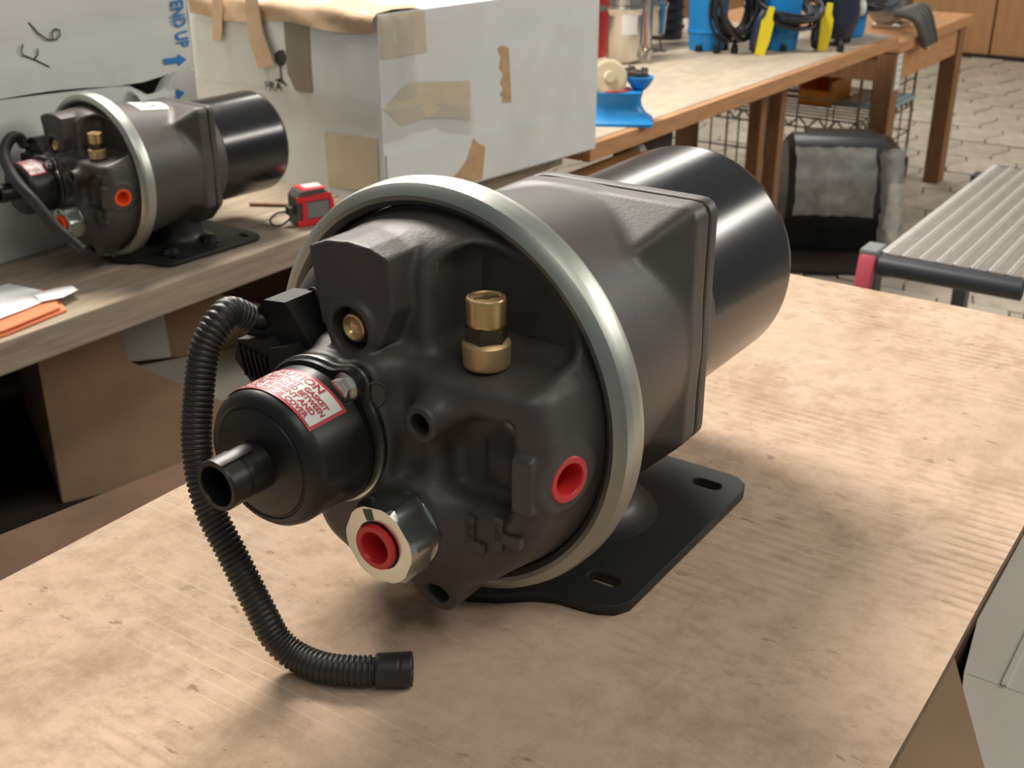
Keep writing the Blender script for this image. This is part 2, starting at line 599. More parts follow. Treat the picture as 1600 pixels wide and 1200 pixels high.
def np_mesh(name, V, F, m):
    me = bpy.data.meshes.new(name)
    me.vertices.add(len(V))
    me.vertices.foreach_set('co', np.asarray(V, np.float32).ravel())
    me.loops.add(F.size)
    me.loops.foreach_set('vertex_index', F.astype(np.int32).ravel())
    me.polygons.add(len(F))
    me.polygons.foreach_set('loop_start', np.arange(0, F.size, 4, dtype=np.int32))
    me.polygons.foreach_set('use_smooth', np.ones(len(F), dtype=bool))
    me.materials.append(m)
    me.update(calc_edges=True)
    me.validate()
    return me

# ================================================================== SETTING
ZB = 0.681            # workbench top
ZC = 0.825            # cardboard top in the foreground

# floor: interlocking pavers
fl = link('floor', MB().box((3.6, 1.2, -0.03), (10.6, 7.0, 0.04)).mesh('floor', M_JOINT))
struct(fl)
def paver_poly(L, W, g):
    # zigzag-sided interlocking paver
    a = 0.10 * W
    top = [(-L / 2 + g, W / 2 - g), (-L / 4, W / 2 - g + a), (0, W / 2 - g), (L / 4, W / 2 - g - a), (L / 2 - g, W / 2 - g)]
    bot = [(L / 2 - g, -W / 2 + g), (L / 4, -W / 2 + g - a), (0, -W / 2 + g), (-L / 4, -W / 2 + g + a), (-L / 2 + g, -W / 2 + g)]
    return (top + bot)[::-1]
PVL, PVW = 0.30, 0.20
paver_me = []
for k, m_ in enumerate(M_STONE):
    paver_me.append(MB().prism(paver_poly(PVL, PVW, 0.0035), 0.012 + 0.002 * k).mesh('paver', m_))
_campos = Vector((0, 0, 1.18))
_fw = cam.rotation_euler.to_matrix() @ Vector((0, 0, -1))
_rt = cam.rotation_euler.to_matrix() @ Vector((1, 0, 0))
cells = []
for i in range(0, 24):
    for j in range(0, 30):
        x = 2.0 + i * PVL
        y = -0.3 + j * PVW + (PVW / 2 if i % 2 else 0.0)
        if x > 7.7:
            continue
        # paved ground that lies open to the hall: between the benches and the platform
        dist = math.hypot(x, y)
        vis = 0.12 * x - 0.1 < y < 0.42 * x + 0.15
        cells.append((0 if vis else 1, dist, x, y))
cells.sort()
stuff = MB()
for n, (v, d, x, y) in enumerate(cells):
    if v == 0 and n < 290:
        link('paver', paver_me[random.randrange(3)], fl, (x, y, -0.012), (0, 0, random.uniform(-0.012, 0.012) + PI / 2 * 0))
    else:
        stuff.prism([(x + px, y + py) for px, py in paver_poly(PVL, PVW, 0.0035)], 0.013, Matrix.Translation((0, 0, -0.012)))
sp = link('paver_field', stuff.mesh('paver_field', M_STONE[1]), fl)
sp['kind'] = 'stuff'

# far wall of varnished boards
wf = struct(link('wall_far', MB().box((7.98, 2.0, 1.6), (0.10, 7.0, 3.3)).mesh('wall_far', M_WALL)))
yb = -0.06
bi = 0
while yb < 4.2:
    w = 0.62
    link('board', MB().box((7.90, yb + w / 2, 1.30), (0.05, w - 0.012, 2.56), bevel=0.004, seg=1).mesh('board', M_BOARD), wf)
    yb += w
    bi += 1
struct(link('baseboard_far', MB().box((7.865, 2.0, 0.012), (0.02, 4.4, 0.024)).mesh('baseboard_far', M_DARKW)))
struct(link('wall_left', MB().box((3.4, 4.1, 1.6), (9.2, 0.10, 3.3)).mesh('wall_left', M_WALL)))

# ================================================================== FOREGROUND CARTON AND BOARD
ct = thing('support_carton', 'brown cardboard carton that holds up the worn cardboard sheet', 'carton', (0.53, 0.31, 0.0))
def W(o, x, y, z):
    return Vector((x, y, z)) - o.location
cb = MB()
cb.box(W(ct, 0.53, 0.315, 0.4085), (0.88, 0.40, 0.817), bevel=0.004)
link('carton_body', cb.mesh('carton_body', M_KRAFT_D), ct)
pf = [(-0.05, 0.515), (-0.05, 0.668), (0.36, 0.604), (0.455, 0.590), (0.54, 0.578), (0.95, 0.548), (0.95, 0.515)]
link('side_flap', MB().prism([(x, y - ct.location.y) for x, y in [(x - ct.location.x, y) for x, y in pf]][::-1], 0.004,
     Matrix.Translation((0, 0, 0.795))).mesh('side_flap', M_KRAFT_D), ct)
# tan flap sticking out to the right
ff = [(0.30, 0.14), (0.70, 0.14), (0.672, 0.115), (0.590, 0.0775), (0.50, 0.035), (0.30, -0.05)]
link('tan_flap', MB().prism([(x - ct.location.x, y - ct.location.y) for x, y in ff][::-1], 0.004,
     Matrix.Translation((0, 0, 0.704))).mesh('tan_flap', M_KRAFT), ct)

cs = MB()
cs.box((0.0, 0.0, -0.003), (0.892, 0.437, 0.006))
def sheet_mesh():
    # gently uneven board: top/bottom grids plus edge faces
    nx, ny = 90, 44
    V, F = [], []
    rnd = random.Random(3)
    for s in (0, 1):
        for i in range(nx + 1):
            for j in range(ny + 1):
                x, y = -0.446 + 0.892 * i / nx, -0.2185 + 0.437 * j / ny
                ex = 0.0002 * math.sin(x * 37 + 1) if j in (0, ny) else 0
                V.append((x + (0.0003 * math.sin(y * 60) if i in (0, nx) else 0), y + ex, -0.006 * s))
    n1 = (nx + 1) * (ny + 1)
    def id(s, i, j): return s * n1 + i * (ny + 1) + j
    for i in range(nx):
        for j in range(ny):
            F.append((id(0, i, j), id(0, i + 1, j), id(0, i + 1, j + 1), id(0, i, j + 1)))
            F.append((id(1, i, j), id(1, i, j + 1), id(1, i + 1, j + 1), id(1, i + 1, j)))
    for i in range(nx):
        for j, f in ((0, 1), (ny, 0)):
            q = (id(0, i, j), id(1, i, j), id(1, i + 1, j), id(0, i + 1, j))
            F.append(q if f else q[::-1])
    for j in range(ny):
        for i, f in ((0, 0), (nx, 1)):
            q = (id(0, i, j), id(1, i, j), id(1, i, j + 1), id(0, i, j + 1))
            F.append(q if f else q[::-1])
    me = new_mesh('cardboard_sheet', V, F, [M_CARD, M_EDGE])
    for p in me.polygons:
        if abs(p.normal.z) < 0.5:
            p.material_index = 1
    return me
tag(link('cardboard_sheet', sheet_mesh(), None, (0.551, 0.3065, ZC)),
    'large worn tan cardboard sheet under the nearest compressor unit', 'cardboard')

# grey-white carton right of the board
gc = thing('grey_carton', 'pale grey carton at the lower right beside the cardboard sheet', 'carton', (0.85, -0.12, 0.0))
g = MB()
g.box((0.0, -0.0, 0.345), (0.92, 0.40, 0.690))
link('carton_body', g.mesh('carton_body', M_GREYC), gc)
def gpoly(P, z, h, nm):
    link(nm, MB().prism([(x - 0.85, y + 0.12) for x, y in P][::-1], h, Matrix.Translation((0, 0, z))).mesh(nm, M_GREYC), gc)
gpoly([(0.735, 0.1155), (1.31, 0.1155), (1.31, -0.32), (0.668, -0.32), (0.668, 0.107), (0.700, 0.111)], 0.690, 0.012, 'far_flap')
gpoly([(0.39, -0.32), (0.39, 0.035), (0.500, 0.038), (0.585, 0.079), (0.640, 0.101), (0.6680, 0.1070), (0.6680, -0.32)], 0.690, 0.0117, 'near_flap')
gpoly([(0.668, 0.0810), (0.668, 0.0845), (1.31, 0.0845), (1.31, 0.0810)][::-1], 0.702, 0.0015, 'flap_ridge')

# ================================================================== AIR DRYERS
def head_sdf(x, y, z):
    s = -x
    rho = np.sqrt(y * y + z * z)
    R = 0.0925 - 0.30 * np.clip(s, 0, 1)
    base = smax(rho - R, s - 0.0345, 0.018)
    R2 = 0.0915 - 0.12 * np.clip(s, 0, 1)
    blk = smax(smax(rho - R2, s - 0.0465, 0.012), z - 0.0345, 0.008)
    blk = smax(blk, y - 0.058, 0.02)
    d = smin(base, blk, 0.007)
    rec = rbox3((s, y, z), (0.064, -0.0475, 0.0575), (0.0605, 0.0305, 0.0240), 0.010)
    d = smax(d, -rec, 0.006)
    pocket = rbox3((s, y, z), (0.062, -0.0485, -0.0055), (0.029, 0.0185, 0.0205), 0.006)
    d = smax(d, -pocket, 0.009)
    a = np.sqrt((y - 0.023) ** 2 + (z + 0.001) ** 2)
    mount = smax(a - 0.0355, s - 0.060, 0.004)
    for ey, ez in ((0.003, 0.026), (0.043, -0.028)):
        e = smax(np.sqrt((y - ey) ** 2 + (z - ez) ** 2) - 0.010, s - 0.060, 0.003)
        mount = smin(mount, e, 0.006)
    d = smin(d, mount, 0.010)
    hx = np.sqrt((y + 0.016) ** 2 + (z + 0.044) ** 2)
    d = smin(d, smax(hx - 0.0225, s - 0.0545, 0.004), 0.014)
    b1 = np.sqrt((y + 0.030) ** 2 + (z - 0.014) ** 2)
    d = smin(d, smax(b1 - 0.0088 - 0.25 * np.clip(0.046 - s, 0, 1), s - 0.060, 0.0015), 0.012)
    d = smax(d, -smax(b1 - 0.0050, 0.040 - s, 0.0005), 0.001)
    b2 = np.sqrt((y + 0.025) ** 2 + (z + 0.083) ** 2)
    d = smin(d, smax(b2 - 0.0105, s - 0.043, 0.0015), 0.008)
    d = smax(d, -smax(b2 - 0.0058, 0.022 - s, 0.0005), 0.001)
    pad = smax(poly2(y, z, [(0.039, 0.0795), (0.028, 0.0838), (0.016, 0.0852), (0.004, 0.0845), (-0.0065, 0.0812), (-0.0085, 0.057), (-0.001, 0.040), (0.018, 0.034), (0.034, 0.044)]), s - 0.0485, 0.0010)
    pad = np.maximum(pad, -s)
    d = smin(d, pad, 0.003)
    bp = np.sqrt((y - 0.0145) ** 2 + (z - 0.0455) ** 2)
    d = smin(d, smax(bp - 0.0142, s - 0.0520, 0.0015), 0.003)
    d = smax(d, -smax(bp - 0.0104, 0.033 - s, 0.0005), 0.0008)
    rib = rbox3((s, y, z), (0.034, -0.0760, -0.0075), (0.0155, 0.0052, 0.0135), 0.0012)
    d = smin(d, rib, 0.003)
    n = (0.25, -0.968)
    c0 = (0.030, -0.087)
    al = (s - c0[0]) * n[0] + (y - c0[1]) * n[1]
    pt = -(s - c0[0]) * n[1] + (y - c0[1]) * n[0]
    pr = np.sqrt(pt ** 2 + (z + 0.008) ** 2)
    port = smax(smax(pr - 0.0155, al + 0.001, 0.002), -al - 0.035, 0.002)
    d = smin(d, port, 0.006)
    d = smax(d, -smax(pr - 0.0080, -al - 0.012, 0.0005), 0.0008)
    d = smax(d, al - 0.0005 + 1.0 * (pr > 0.02), 0.001) if False else d
    return np.maximum(d, -s - 0.012)

def body_sdf(x, y, z):
    rho = np.sqrt(y * y + z * z)
    cyl = np.maximum(rho - (0.0925 - 0.138 * np.clip(x, 0, 1)), x - 0.1200)
    hs = 0.0585 + 0.58 * np.clip(x - 0.074, 0, 0.032)
    sq = smax(np.abs(y) - hs, np.abs(z) - hs * 1.02, 0.0015)
    sq = smax(sq, (np.abs(y) + np.abs(z)) * 0.7071 - np.where(z < 0, hs * 1.19, hs * 1.385), 0.003)
    sq = smax(sq, rho - (0.0825 + 0.035 * np.clip(-(y - 0.005) / 0.035, 0, 1) + 0.03 * np.clip((-z + 0.01) / 0.03, 0, 1)), 0.003)
    sq = np.maximum(sq, np.maximum(0.060 - x, x - 0.1200))
    return np.maximum(smin(cyl, sq, 0.005), -x - 0.004)

def adapter_sdf(x, y, z):
    rho = np.sqrt(y * y + z * z)
    hs = 0.077
    sq = smax(np.abs(y) - hs, np.abs(z) - hs * 1.02, 0.0015)
    sq = smax(sq, (np.abs(y) + np.abs(z)) * 0.7071 - np.where(z < 0, hs * 1.19, hs * 1.385), 0.003)
    sq = smax(sq, rho - (0.0825 + 0.035 * np.clip(-(y - 0.005) / 0.035, 0, 1) + 0.03 * np.clip((-z + 0.01) / 0.03, 0, 1)), 0.003)
    sq = np.maximum(sq, x - 0.131)
    cone = np.maximum(rho - (0.0740 - 0.12 * np.clip(x - 0.130, 0, 1)), x - 0.150)
    return np.maximum(smin(sq, cone, 0.005), 0.1212 - x)

ME = {}
V_, F_ = surface_nets(head_sdf, (-0.066, -0.104, -0.104), (0.016, 0.104, 0.104), 0.00105)
ME['end_cover'] = np_mesh('end_cover', V_, F_, M_CAST)
V_, F_ = surface_nets(body_sdf, (-0.008, -0.102, -0.102), (0.124, 0.102, 0.102), 0.0016)
ME['housing'] = np_mesh('housing', V_, F_, M_BODY)
V_, F_ = surface_nets(adapter_sdf, (0.117, -0.100, -0.100), (0.156, 0.100, 0.100), 0.0016)
ME['adapter_flange'] = np_mesh('adapter_flange', V_, F_, M_BODY)

XA = axis((0, 0, 0), (1, 0, 0))
def xl(y, z):
    return axis((0, y, z), (-1, 0, 0))        # local Z points towards the front
ME['canister'] = MB().lathe([(0.148, 0.060), (0.148, 0.0685), (0.150, 0.0705), (0.2555, 0.0712), (0.2600, 0.0700), (0.2625, 0.0672), (0.2622, 0.062), (0.2590, 0.058), (0.2590, 0.0)], 96, XA).mesh('canister', M_CAN, True, 50)
ME['clamp_ring'] = MB().lathe([(-0.0070, 0.0935), (-0.0098, 0.0962), (-0.0104, 0.0985), (-0.0086, 0.1016), (-0.0066, 0.1036), (-0.003, 0.1047), (0.0035, 0.1050), (0.0072, 0.1042), (0.0094, 0.1020), (0.0105, 0.0985), (0.0105, 0.0945), (0.0080, 0.0930), (0.0, 0.0928), (-0.0070, 0.0935)], 128, XA).mesh('clamp_ring', M_RING, True, 28)
lug = MB()
lug.box((0.0, 0.012, -0.1066), (0.016, 0.016, 0.0050), bevel=0.001)
ME['clamp_lug'] = lug.mesh('clamp_lug', M_RING)

# base bracket: outline with slots, from a 2D curve
def bracket_mesh():
    half = [(-0.006, 0.0), (-0.005, 0.014), (0.003, 0.028), (0.014, 0.041), (0.0195, 0.052), (0.0205, 0.064), (0.0225, 0.074), (0.027, 0.0825), (0.035, 0.0868),
            (0.10, 0.0868), (0.172, 0.0868), (0.181, 0.0835), (0.186, 0.077), (0.187, 0.069), (0.187, 0.0)]
    outline = [(x, -y) for x, y in half] + [(x, y) for x, y in half[::-1]][1:-1]
    def slot(cx, cy, hx, hy):
        r = min(hx, hy)
        P = []
        for k in range(20):
            t = 2 * PI * k / 20
            ox = (hx - r) * (1 if math.cos(t) > 0 else -1)
            oy = (hy - r) * (1 if math.sin(t) > 0 else -1)
            P.append((cx + ox + r * math.cos(t), cy + oy + r * math.sin(t)))
        return P
    loops = [outline] + [slot(x, s * 0.0655, 0.0052, 0.0100) for x in (0.045, 0.168) for s in (-1, 1)]
    cu = bpy.data.curves.new('br', 'CURVE')
    cu.dimensions = '2D'
    cu.fill_mode = 'BOTH'
    cu.extrude = 0.0016
    cu.bevel_depth = 0.0009
    cu.bevel_resolution = 1
    for P in loops:
        sp_ = cu.splines.new('POLY')
        sp_.points.add(len(P) - 1)
        for q, (a, b) in zip(sp_.points, P):
            q.co = (a, b, 0, 1)
        sp_.use_cyclic_u = True
    o = bpy.data.objects.new('br', cu)
    COL.objects.link(o)
    me = bpy.data.meshes.new_from_object(o.evaluated_get(bpy.context.evaluated_depsgraph_get()))
    bpy.data.objects.remove(o)
    for v in me.vertices:
        v.co.z += -0.1110
    # down-turned rim under the outline
    mb = MB()
    mb.add([v.co for v in me.vertices], [tuple(p.vertices) for p in me.polygons])
    ins = []
    for x, y in outline:
        ins.append((0.092 + (x - 0.092) * 0.985, y * 0.985))
    n = len(outline)
    V = [(x, y, -0.1110) for x, y in outline] + [(x, y, -0.1150) for x, y in outline] + [(x, y, -0.1110) for x, y in ins] + [(x, y, -0.1150) for x, y in ins]
    F = []
    for i in range(n):
        j = (i + 1) % n
        F += [(i, j, n + j, n + i), (2 * n + i, 2 * n + j, 3 * n + j, 3 * n + i), (n + i, n + j, 3 * n + j, 3 * n + i)]
    mb.add(V, F)
    return mb.mesh('base_bracket', M_PLATE, True, 40)
ME['base_bracket'] = bracket_mesh()
# pedestal: post that flares onto the plate
def pedestal():
    mb = MB()
    rings = []
    prof = [(-0.1094, 1.55), (-0.1088, 1.45), (-0.1072, 1.28), (-0.1045, 1.13), (-0.1000, 1.04), (-0.0920, 1.005), (-0.0780, 1.0), (-0.0640, 1.0)]
    seg = 48
    V, F = [], []
    for z, k in prof:
        for i in range(seg):
            t = 2 * PI * i / seg
            V.append((0.104 + 0.034 * k * math.cos(t), 0.043 * k * math.sin(t), z))
    for j in range(len(prof) - 1):
        for i in range(seg):
            a, b = j * seg + i, j * seg + (i + 1) % seg
            F.append((a, b, b + seg, a + seg))
    return mb.add(V, F).mesh('pedestal', M_PLATE, True, 60)
ME['pedestal'] = pedestal()

# brass safety valve standing on the shelf
SV = Vector((-0.028, -0.0435, 0.0342))
svf = Matrix.Translation(SV)
ME['valve_base'] = MB().lathe([(0, 0.0), (0, 0.0098), (0.0009, 0.0104), (0.0085, 0.0108), (0.0108, 0.0109), (0.0122, 0.0098), (0.0126, 0.0085), (0.0126, 0.0)], 32, svf).mesh('valve_base', M_BRASS_D, True, 40)
nutp = [(0.0098 * math.cos(PI / 3 * k + 0.35), 0.0098 * math.sin(PI / 3 * k + 0.35)) for k in range(6)]
ME['valve_nut'] = MB().prism(nutp, 0.0066, Matrix.Translation(SV + Vector((0, 0, 0.0125)))).mesh('valve_nut', M_BRASS_B)
ME['valve_cap'] = MB().lathe([(0.0190, 0.0), (0.0190, 0.0082), (0.0198, 0.0086), (0.0312, 0.0088), (0.0318, 0.0084), (0.0318, 0.0076), (0.0313, 0.0073), (0.0313, 0.0)], 32, svf).mesh('valve_cap', M_BRASS, True, 40)
sl = MB()
sl.box(SV + Vector((0, 0, 0.0314)), (0.0016, 0.0115, 0.0004), Matrix.Rotation(0.9, 3, 'Z'))
sl.lathe([(0.0313, 0.0020), (0.0317, 0.0020), (0.0317, 0.0)], 16, svf)
ME['cap_slot'] = sl.mesh('cap_slot', M_BRASS_B)

# purge cover
PY, PZ = 0.023, -0.001
pf_ = xl(PY, PZ)
ME['purge_cover'] = MB().lathe([(0.0670, 0.0), (0.0670, 0.0330), (0.0690, 0.0338), (0.0690, 0.0328), (0.0970, 0.0324), (0.1005, 0.0314), (0.1028, 0.0294), (0.1038, 0.0268), (0.1032, 0.0260), (0.1032, 0.0254), (0.1040, 0.0248), (0.1050, 0.0200), (0.1056, 0.0150), (0.1060, 0.0122), (0.1060, 0.0)], 72, pf_).mesh('purge_cover', M_BLACKP, True, 35)
ME['outlet_tube'] = MB().lathe([(0.1020, 0.0), (0.1020, 0.0122), (0.1060, 0.0112), (0.1180, 0.0110), (0.1195, 0.0114), (0.1285, 0.0114), (0.1290, 0.0111), (0.1290, 0.0092), (0.1284, 0.0089), (0.1060, 0.0087), (0.1060, 0.0)], 40, pf_).mesh('outlet_tube', M_BLACKP, True, 35)
nb = MB()
for k, (s0, s1, dt) in enumerate(((0.1110, 0.1190, 0.55), (0.1190, 0.1292, 0.72))):
    nb.lathe([(s0, 0.0110), (s0, 0.0119), (s1, 0.0119), (s1, 0.0110)], 10, pf_, dt, 1.15)
ME['tube_tab'] = nb.mesh('tube_tab', M_BLACKP)
# mounting strap with two ears
def ear_outline(r, re, grow=0.0):
    ears = [(0.003, 0.0265), (0.043, -0.0285)]
    P = []
    pts = []
    for k in range(120):
        t = 2 * PI * k / 120
        dx, dy = math.cos(t), math.sin(t)
        best = r
        for ey, ez in ears:
            ox, oy = ey - PY, ez - PZ
            b = dx * ox + dy * oy
            c = ox * ox + oy * oy - re * re
            disc = b * b - c
            if disc > 0:
                best = max(best, b + math.sqrt(disc))
        pts.append(best)
    for it in range(5):
        pts = [max(pts[i], 0.5 * pts[i] + 0.25 * (pts[i - 1] + pts[(i + 1) % 120])) for i in range(120)]
    return [(PY + p * math.cos(2 * PI * k / 120), PZ + p * math.sin(2 * PI * k / 120)) for k, p in enumerate(pts)]
YZ = frame((-0.0602, 0, 0), (0, -1, 0), (0, 0, 1))      # local X = -y, local Y = z, local Z = -x
def yz_prism(P, s0, h, nm, m, smooth=False):
    fr = YZ.copy()
    fr.translation = Vector((-s0, 0, 0))
    return MB().prism([(-y, z) for y, z in P], h, fr).mesh(nm, m, smooth, 40)
ME['cover_gasket'] = yz_prism(ear_outline(0.0350, 0.0085), 0.0602, 0.0030, 'cover_gasket', M_BLACKP, True)
ME['cover_strap'] = yz_prism(ear_outline(0.0358, 0.0092), 0.0632, 0.0014, 'cover_strap', M_ZINC, True)
ME['cover_flange'] = yz_prism(ear_outline(0.0345, 0.0082), 0.0646, 0.0032, 'cover_flange', M_BLACKP, True)
def hexbolt(y, z, s0, r, h, nm, m):
    fr = xl(y, z)
    mb = MB()
    mb.lathe([(s0, 0.0), (s0, r * 1.22), (s0 + 0.0012, r * 1.22), (s0 + 0.0012, 0.0)], 24, fr)
    f2 = fr @ Matrix.Translation((0, 0, s0 + 0.0012))
    mb.prism([(r * math.cos(PI / 3 * k + 0.3), r * math.sin(PI / 3 * k + 0.3)) for k in range(6)], h, f2)
    mb.lathe([(s0 + 0.0012 + h, r * 0.82), (s0 + 0.0016 + h, r * 0.60), (s0 + 0.0016 + h, 0)], 18, fr)
    return mb.mesh(nm, m, False)
ME['hex_bolt'] = hexbolt(0.003, 0.0265, 0.0678, 0.0056, 0.0042, 'hex_bolt', M_ZINC)
ME['hex_bolt2'] = hexbolt(0.043, -0.0285, 0.0678, 0.0056, 0.0042, 'hex_bolt', M_ZINC)

# caution label wrapped on the cover
LR = 0.03300
def lab_pt(s, th, r):
    return Vector((-s, PY + r * math.cos(th), PZ + r * math.sin(th)))
def lab_patch(s0, s1, t0, t1, r, nm, m, corner=0.0):
    V, F = [], []
    n, k = 28, 6
    for j in range(k + 1):
        for i in range(n + 1):
            u, v = i / n, j / k
            s = s0 + (s1 - s0) * v
            t = t0 + (t1 - t0) * u
            V.append(lab_pt(s, t, r - 0.0004 * (s - 0.069) / 0.028))
    for j in range(k):
        for i in range(n):
            a = j * (n + 1) + i
            F.append((a, a + 1, a + n + 2, a + n + 1))
    return new_mesh(nm, V, F, m, True)
T0, T1, S0, S1 = math.radians(45), math.radians(142), 0.0752, 0.0984
ME['caution_label'] = lab_patch(S0, S1, T0, T1, LR, 'caution_label', M_LRED)
ME['label_panel'] = lab_patch(S0 + 0.0017, S1 - 0.0014, T0 + 0.05, T1 - 0.05, LR + 0.00012, 'label_panel', M_WHITE)
lines = [('CAUTION', 0.0058, 0.0026, 1.20), ('HEAT RESISTANT  GASKET', 0.0039, 0.0072, 1.02), ('MUST BE INSTALLED BETWEEN', 0.0039, 0.0109, 0.93), ('HEATER ELEMENT AND', 0.0039, 0.0146, 1.10), ('PLASTIC PURGE COVER', 0.0039, 0.0183, 1.06)]
tm = (T0 + T1) / 2
parts_ = []
for txt, size, off, sx in lines:
    def bend(co, off=off):
        s = S0 + 0.0019 + off - co.y
        th = tm + co.x / LR
        return lab_pt(s, th, LR + 0.00020 - 0.0004 * (s - 0.069) / 0.028 + co.z * 0.2)
    parts_.append(text_mesh(txt, size, M_LTEXT, None, 0.0001, 0.00016, bend, sx=sx))
ME['caution_text'] = join_meshes('caution_text', parts_, M_LTEXT)

# hex inlet fitting with plug
HY, HZ = -0.016, -0.044
hf = xl(HY, HZ)
def hexfit():
    R = 0.0212
    mb = MB()
    seg = 48
    def ring(s, mode, r=0):
        out = []
        for k in range(seg):
            t = 2 * PI * k / seg
            if mode == 'hex':
                q = t % (PI / 3) - PI / 6
                rr = R * math.cos(PI / 6) / math.cos(q)
            elif mode == 'chamf':
                q = t % (PI / 3) - PI / 6
                rr = min(R * math.cos(PI / 6) / math.cos(q), r)
            else:
                rr = r
            out.append(hf @ Vector((rr * math.cos(t + 0.12), rr * math.sin(t + 0.12), s)))
        return out
    rings = [ring(0.0535, 'c', 0.0195), ring(0.0555, 'c', 0.0195), ring(0.0556, 'hex'), ring(0.0720, 'hex'), ring(0.0742, 'chamf', R * 0.90), ring(0.0742, 'c', 0.0120), ring(0.0735, 'c', 0.0110), ring(0.0600, 'c', 0.0110), ring(0.0600, 'c', 0.0001)]
    V = [p for r_ in rings for p in r_]
    F = []
    for j in range(len(rings) - 1):
        for k in range(seg):
            a, b = j * seg + k, j * seg + (k + 1) % seg
            F.append((a, b, b + seg, a + seg))
    return mb.add(V, F).mesh('hex_fitting', M_ZINC, True, 25)
ME['hex_fitting'] = hexfit()
gm = MB()
f2 = hf @ Matrix.Translation((0, 0, 0.0743)) @ Matrix.Rotation(1.92, 4, 'Z')
gm.prism([(0.0122, -0.0024), (0.0175, -0.0030), (0.0178, 0.0022), (0.0122, 0.0018)], 0.0002, f2)
M_GREEN = mat('green_mark', (0.075, 0.12, 0.07), 0.6, var=0.1)
ME['paint_mark'] = gm.mesh('paint_mark', M_GREEN)
plugp = [(-0.010, 0.0), (-0.010, 0.0068), (-0.001, 0.0072), (-0.001, 0.0074), (0.0002, 0.0108), (0.0022, 0.0110), (0.0028, 0.0104), (0.0028, 0.0080), (0.0020, 0.0074), (-0.0085, 0.0064), (-0.0085, 0.0)]
pa = hf @ Matrix.Translation((0, 0, 0.0745))
side_n = Vector((-0.25, -0.968, 0))
sa = axis(Vector((-0.030, -0.087, -0.008)) + side_n * -0.0006, side_n)
for key, mm in (('red', M_RED), ('orange', M_ORANGE)):
    ME['front_plug_' + key] = MB().lathe(plugp, 36, pa).mesh('front_plug', mm, True, 40)
    ME['side_plug_' + key] = MB().lathe(plugp, 36, sa).mesh('side_plug', mm, True, 40)
# brass port screw inside its well
bpf = xl(0.0145, 0.0455)
ME['brass_port'] = MB().lathe([(0.033, 0.0), (0.033, 0.0090), (0.0425, 0.0090), (0.0440, 0.0082), (0.0444, 0.0074), (0.0470, 0.0072), (0.0490, 0.0064), (0.0494, 0.0054), (0.0482, 0.0040), (0.0470, 0.0034), (0.0462, 0.0)], 28, bpf).mesh('brass_port', M_BRASS, True, 40)

# heater connector (left of the purge cover)
hc = MB()
hr = Matrix.Rotation(math.radians(-28), 3, 'X')
def yz_frame(s0):
    f_ = YZ.copy()
    f_.translation = Vector((-s0, 0, 0))
    return f_
hc.prism([(-y, z) for y, z in [(0.0655, 0.0495), (0.0520, 0.0510), (0.0340, 0.0285), (0.0440, 0.0080), (0.0620, 0.0095), (0.0800, 0.0260), (0.0760, 0.0380)]], 0.020, yz_frame(0.0330))
hc.prism([(-y, z) for y, z in [(0.0790, 0.0290), (0.0600, 0.0330), (0.0470, 0.0190), (0.0540, 0.0040), (0.0700, 0.0060), (0.0820, 0.0180)]], 0.0245, yz_frame(0.0350))
hc.prism([(-y, z) for y, z in [(0.0560, 0.0300), (0.0440, 0.0340), (0.0370, 0.0250), (0.0450, 0.0150), (0.0560, 0.0200)]], 0.0270, yz_frame(0.0350))
ME['heater_connector'] = hc.mesh('heater_connector', M_BLACKP, True, 40)
rb = MB()
for k in range(7):
    c = Vector((-0.0600, 0.0760 - 0.0034 * k, 0.0195 - 0.0006 * k))
    rb.box(c, (0.0024, 0.0013, 0.016), Matrix.Rotation(-0.25, 3, 'X'), bevel=0.0004, seg=1)
ME['grip_rib'] = rb.mesh('connector_ribs', M_BLACKP)
nk = MB()
nk.tube(spline([(-0.046, 0.066, 0.036), (-0.052, 0.070, 0.038), (-0.058, 0.075, 0.040)], 5), 0.0047, 16)
ME['conduit_neck'] = nk.mesh('conduit_neck', M_BLACKP, True, 40)

def conduit_mesh(path, r=0.0072, nm='conduit'):
    P = resample(spline(path, 24), 0.00052)
    rad = []
    for i in range(len(P)):
        ph = i % 5
        rad.append(r * (1.0 if ph in (1, 2, 3) else 0.88))
    return MB().tube(P, rad, 16).mesh(nm, M_RUBBER, True, 80)

# raised cast lettering blocks at the lower right of the cover, and round casting marks
def front_s(fn, y, z):
    s = np.linspace(0.064, -0.01, 400, dtype=np.float32)
    d = fn(-s, np.full_like(s, y), np.full_like(s, z))
    k = np.argmax(d < 0)
    return float(s[k])
cm = []
for y, z, r in ((0.0525, 0.0475, 0.0052), (-0.006, 0.0225, 0.0062), (-0.0668, 0.0163, 0.0046)):
    s = front_s(head_sdf, y, z)
    e = 0.004
    nrm = Vector((-1, -(front_s(head_sdf, y + e, z) - front_s(head_sdf, y - e, z)) / (2 * e), -(front_s(head_sdf, y, z + e) - front_s(head_sdf, y, z - e)) / (2 * e)))
    nrm.normalize()
    cm.append(MB().lathe([(-0.001, r), (0.0007, r * 0.97), (0.0009, r * 0.90), (0.0003, r * 0.84), (0.0003, 0.0)], 28, axis((-s, y, z), nrm)).mesh('casting_mark', M_CAST, True, 30))

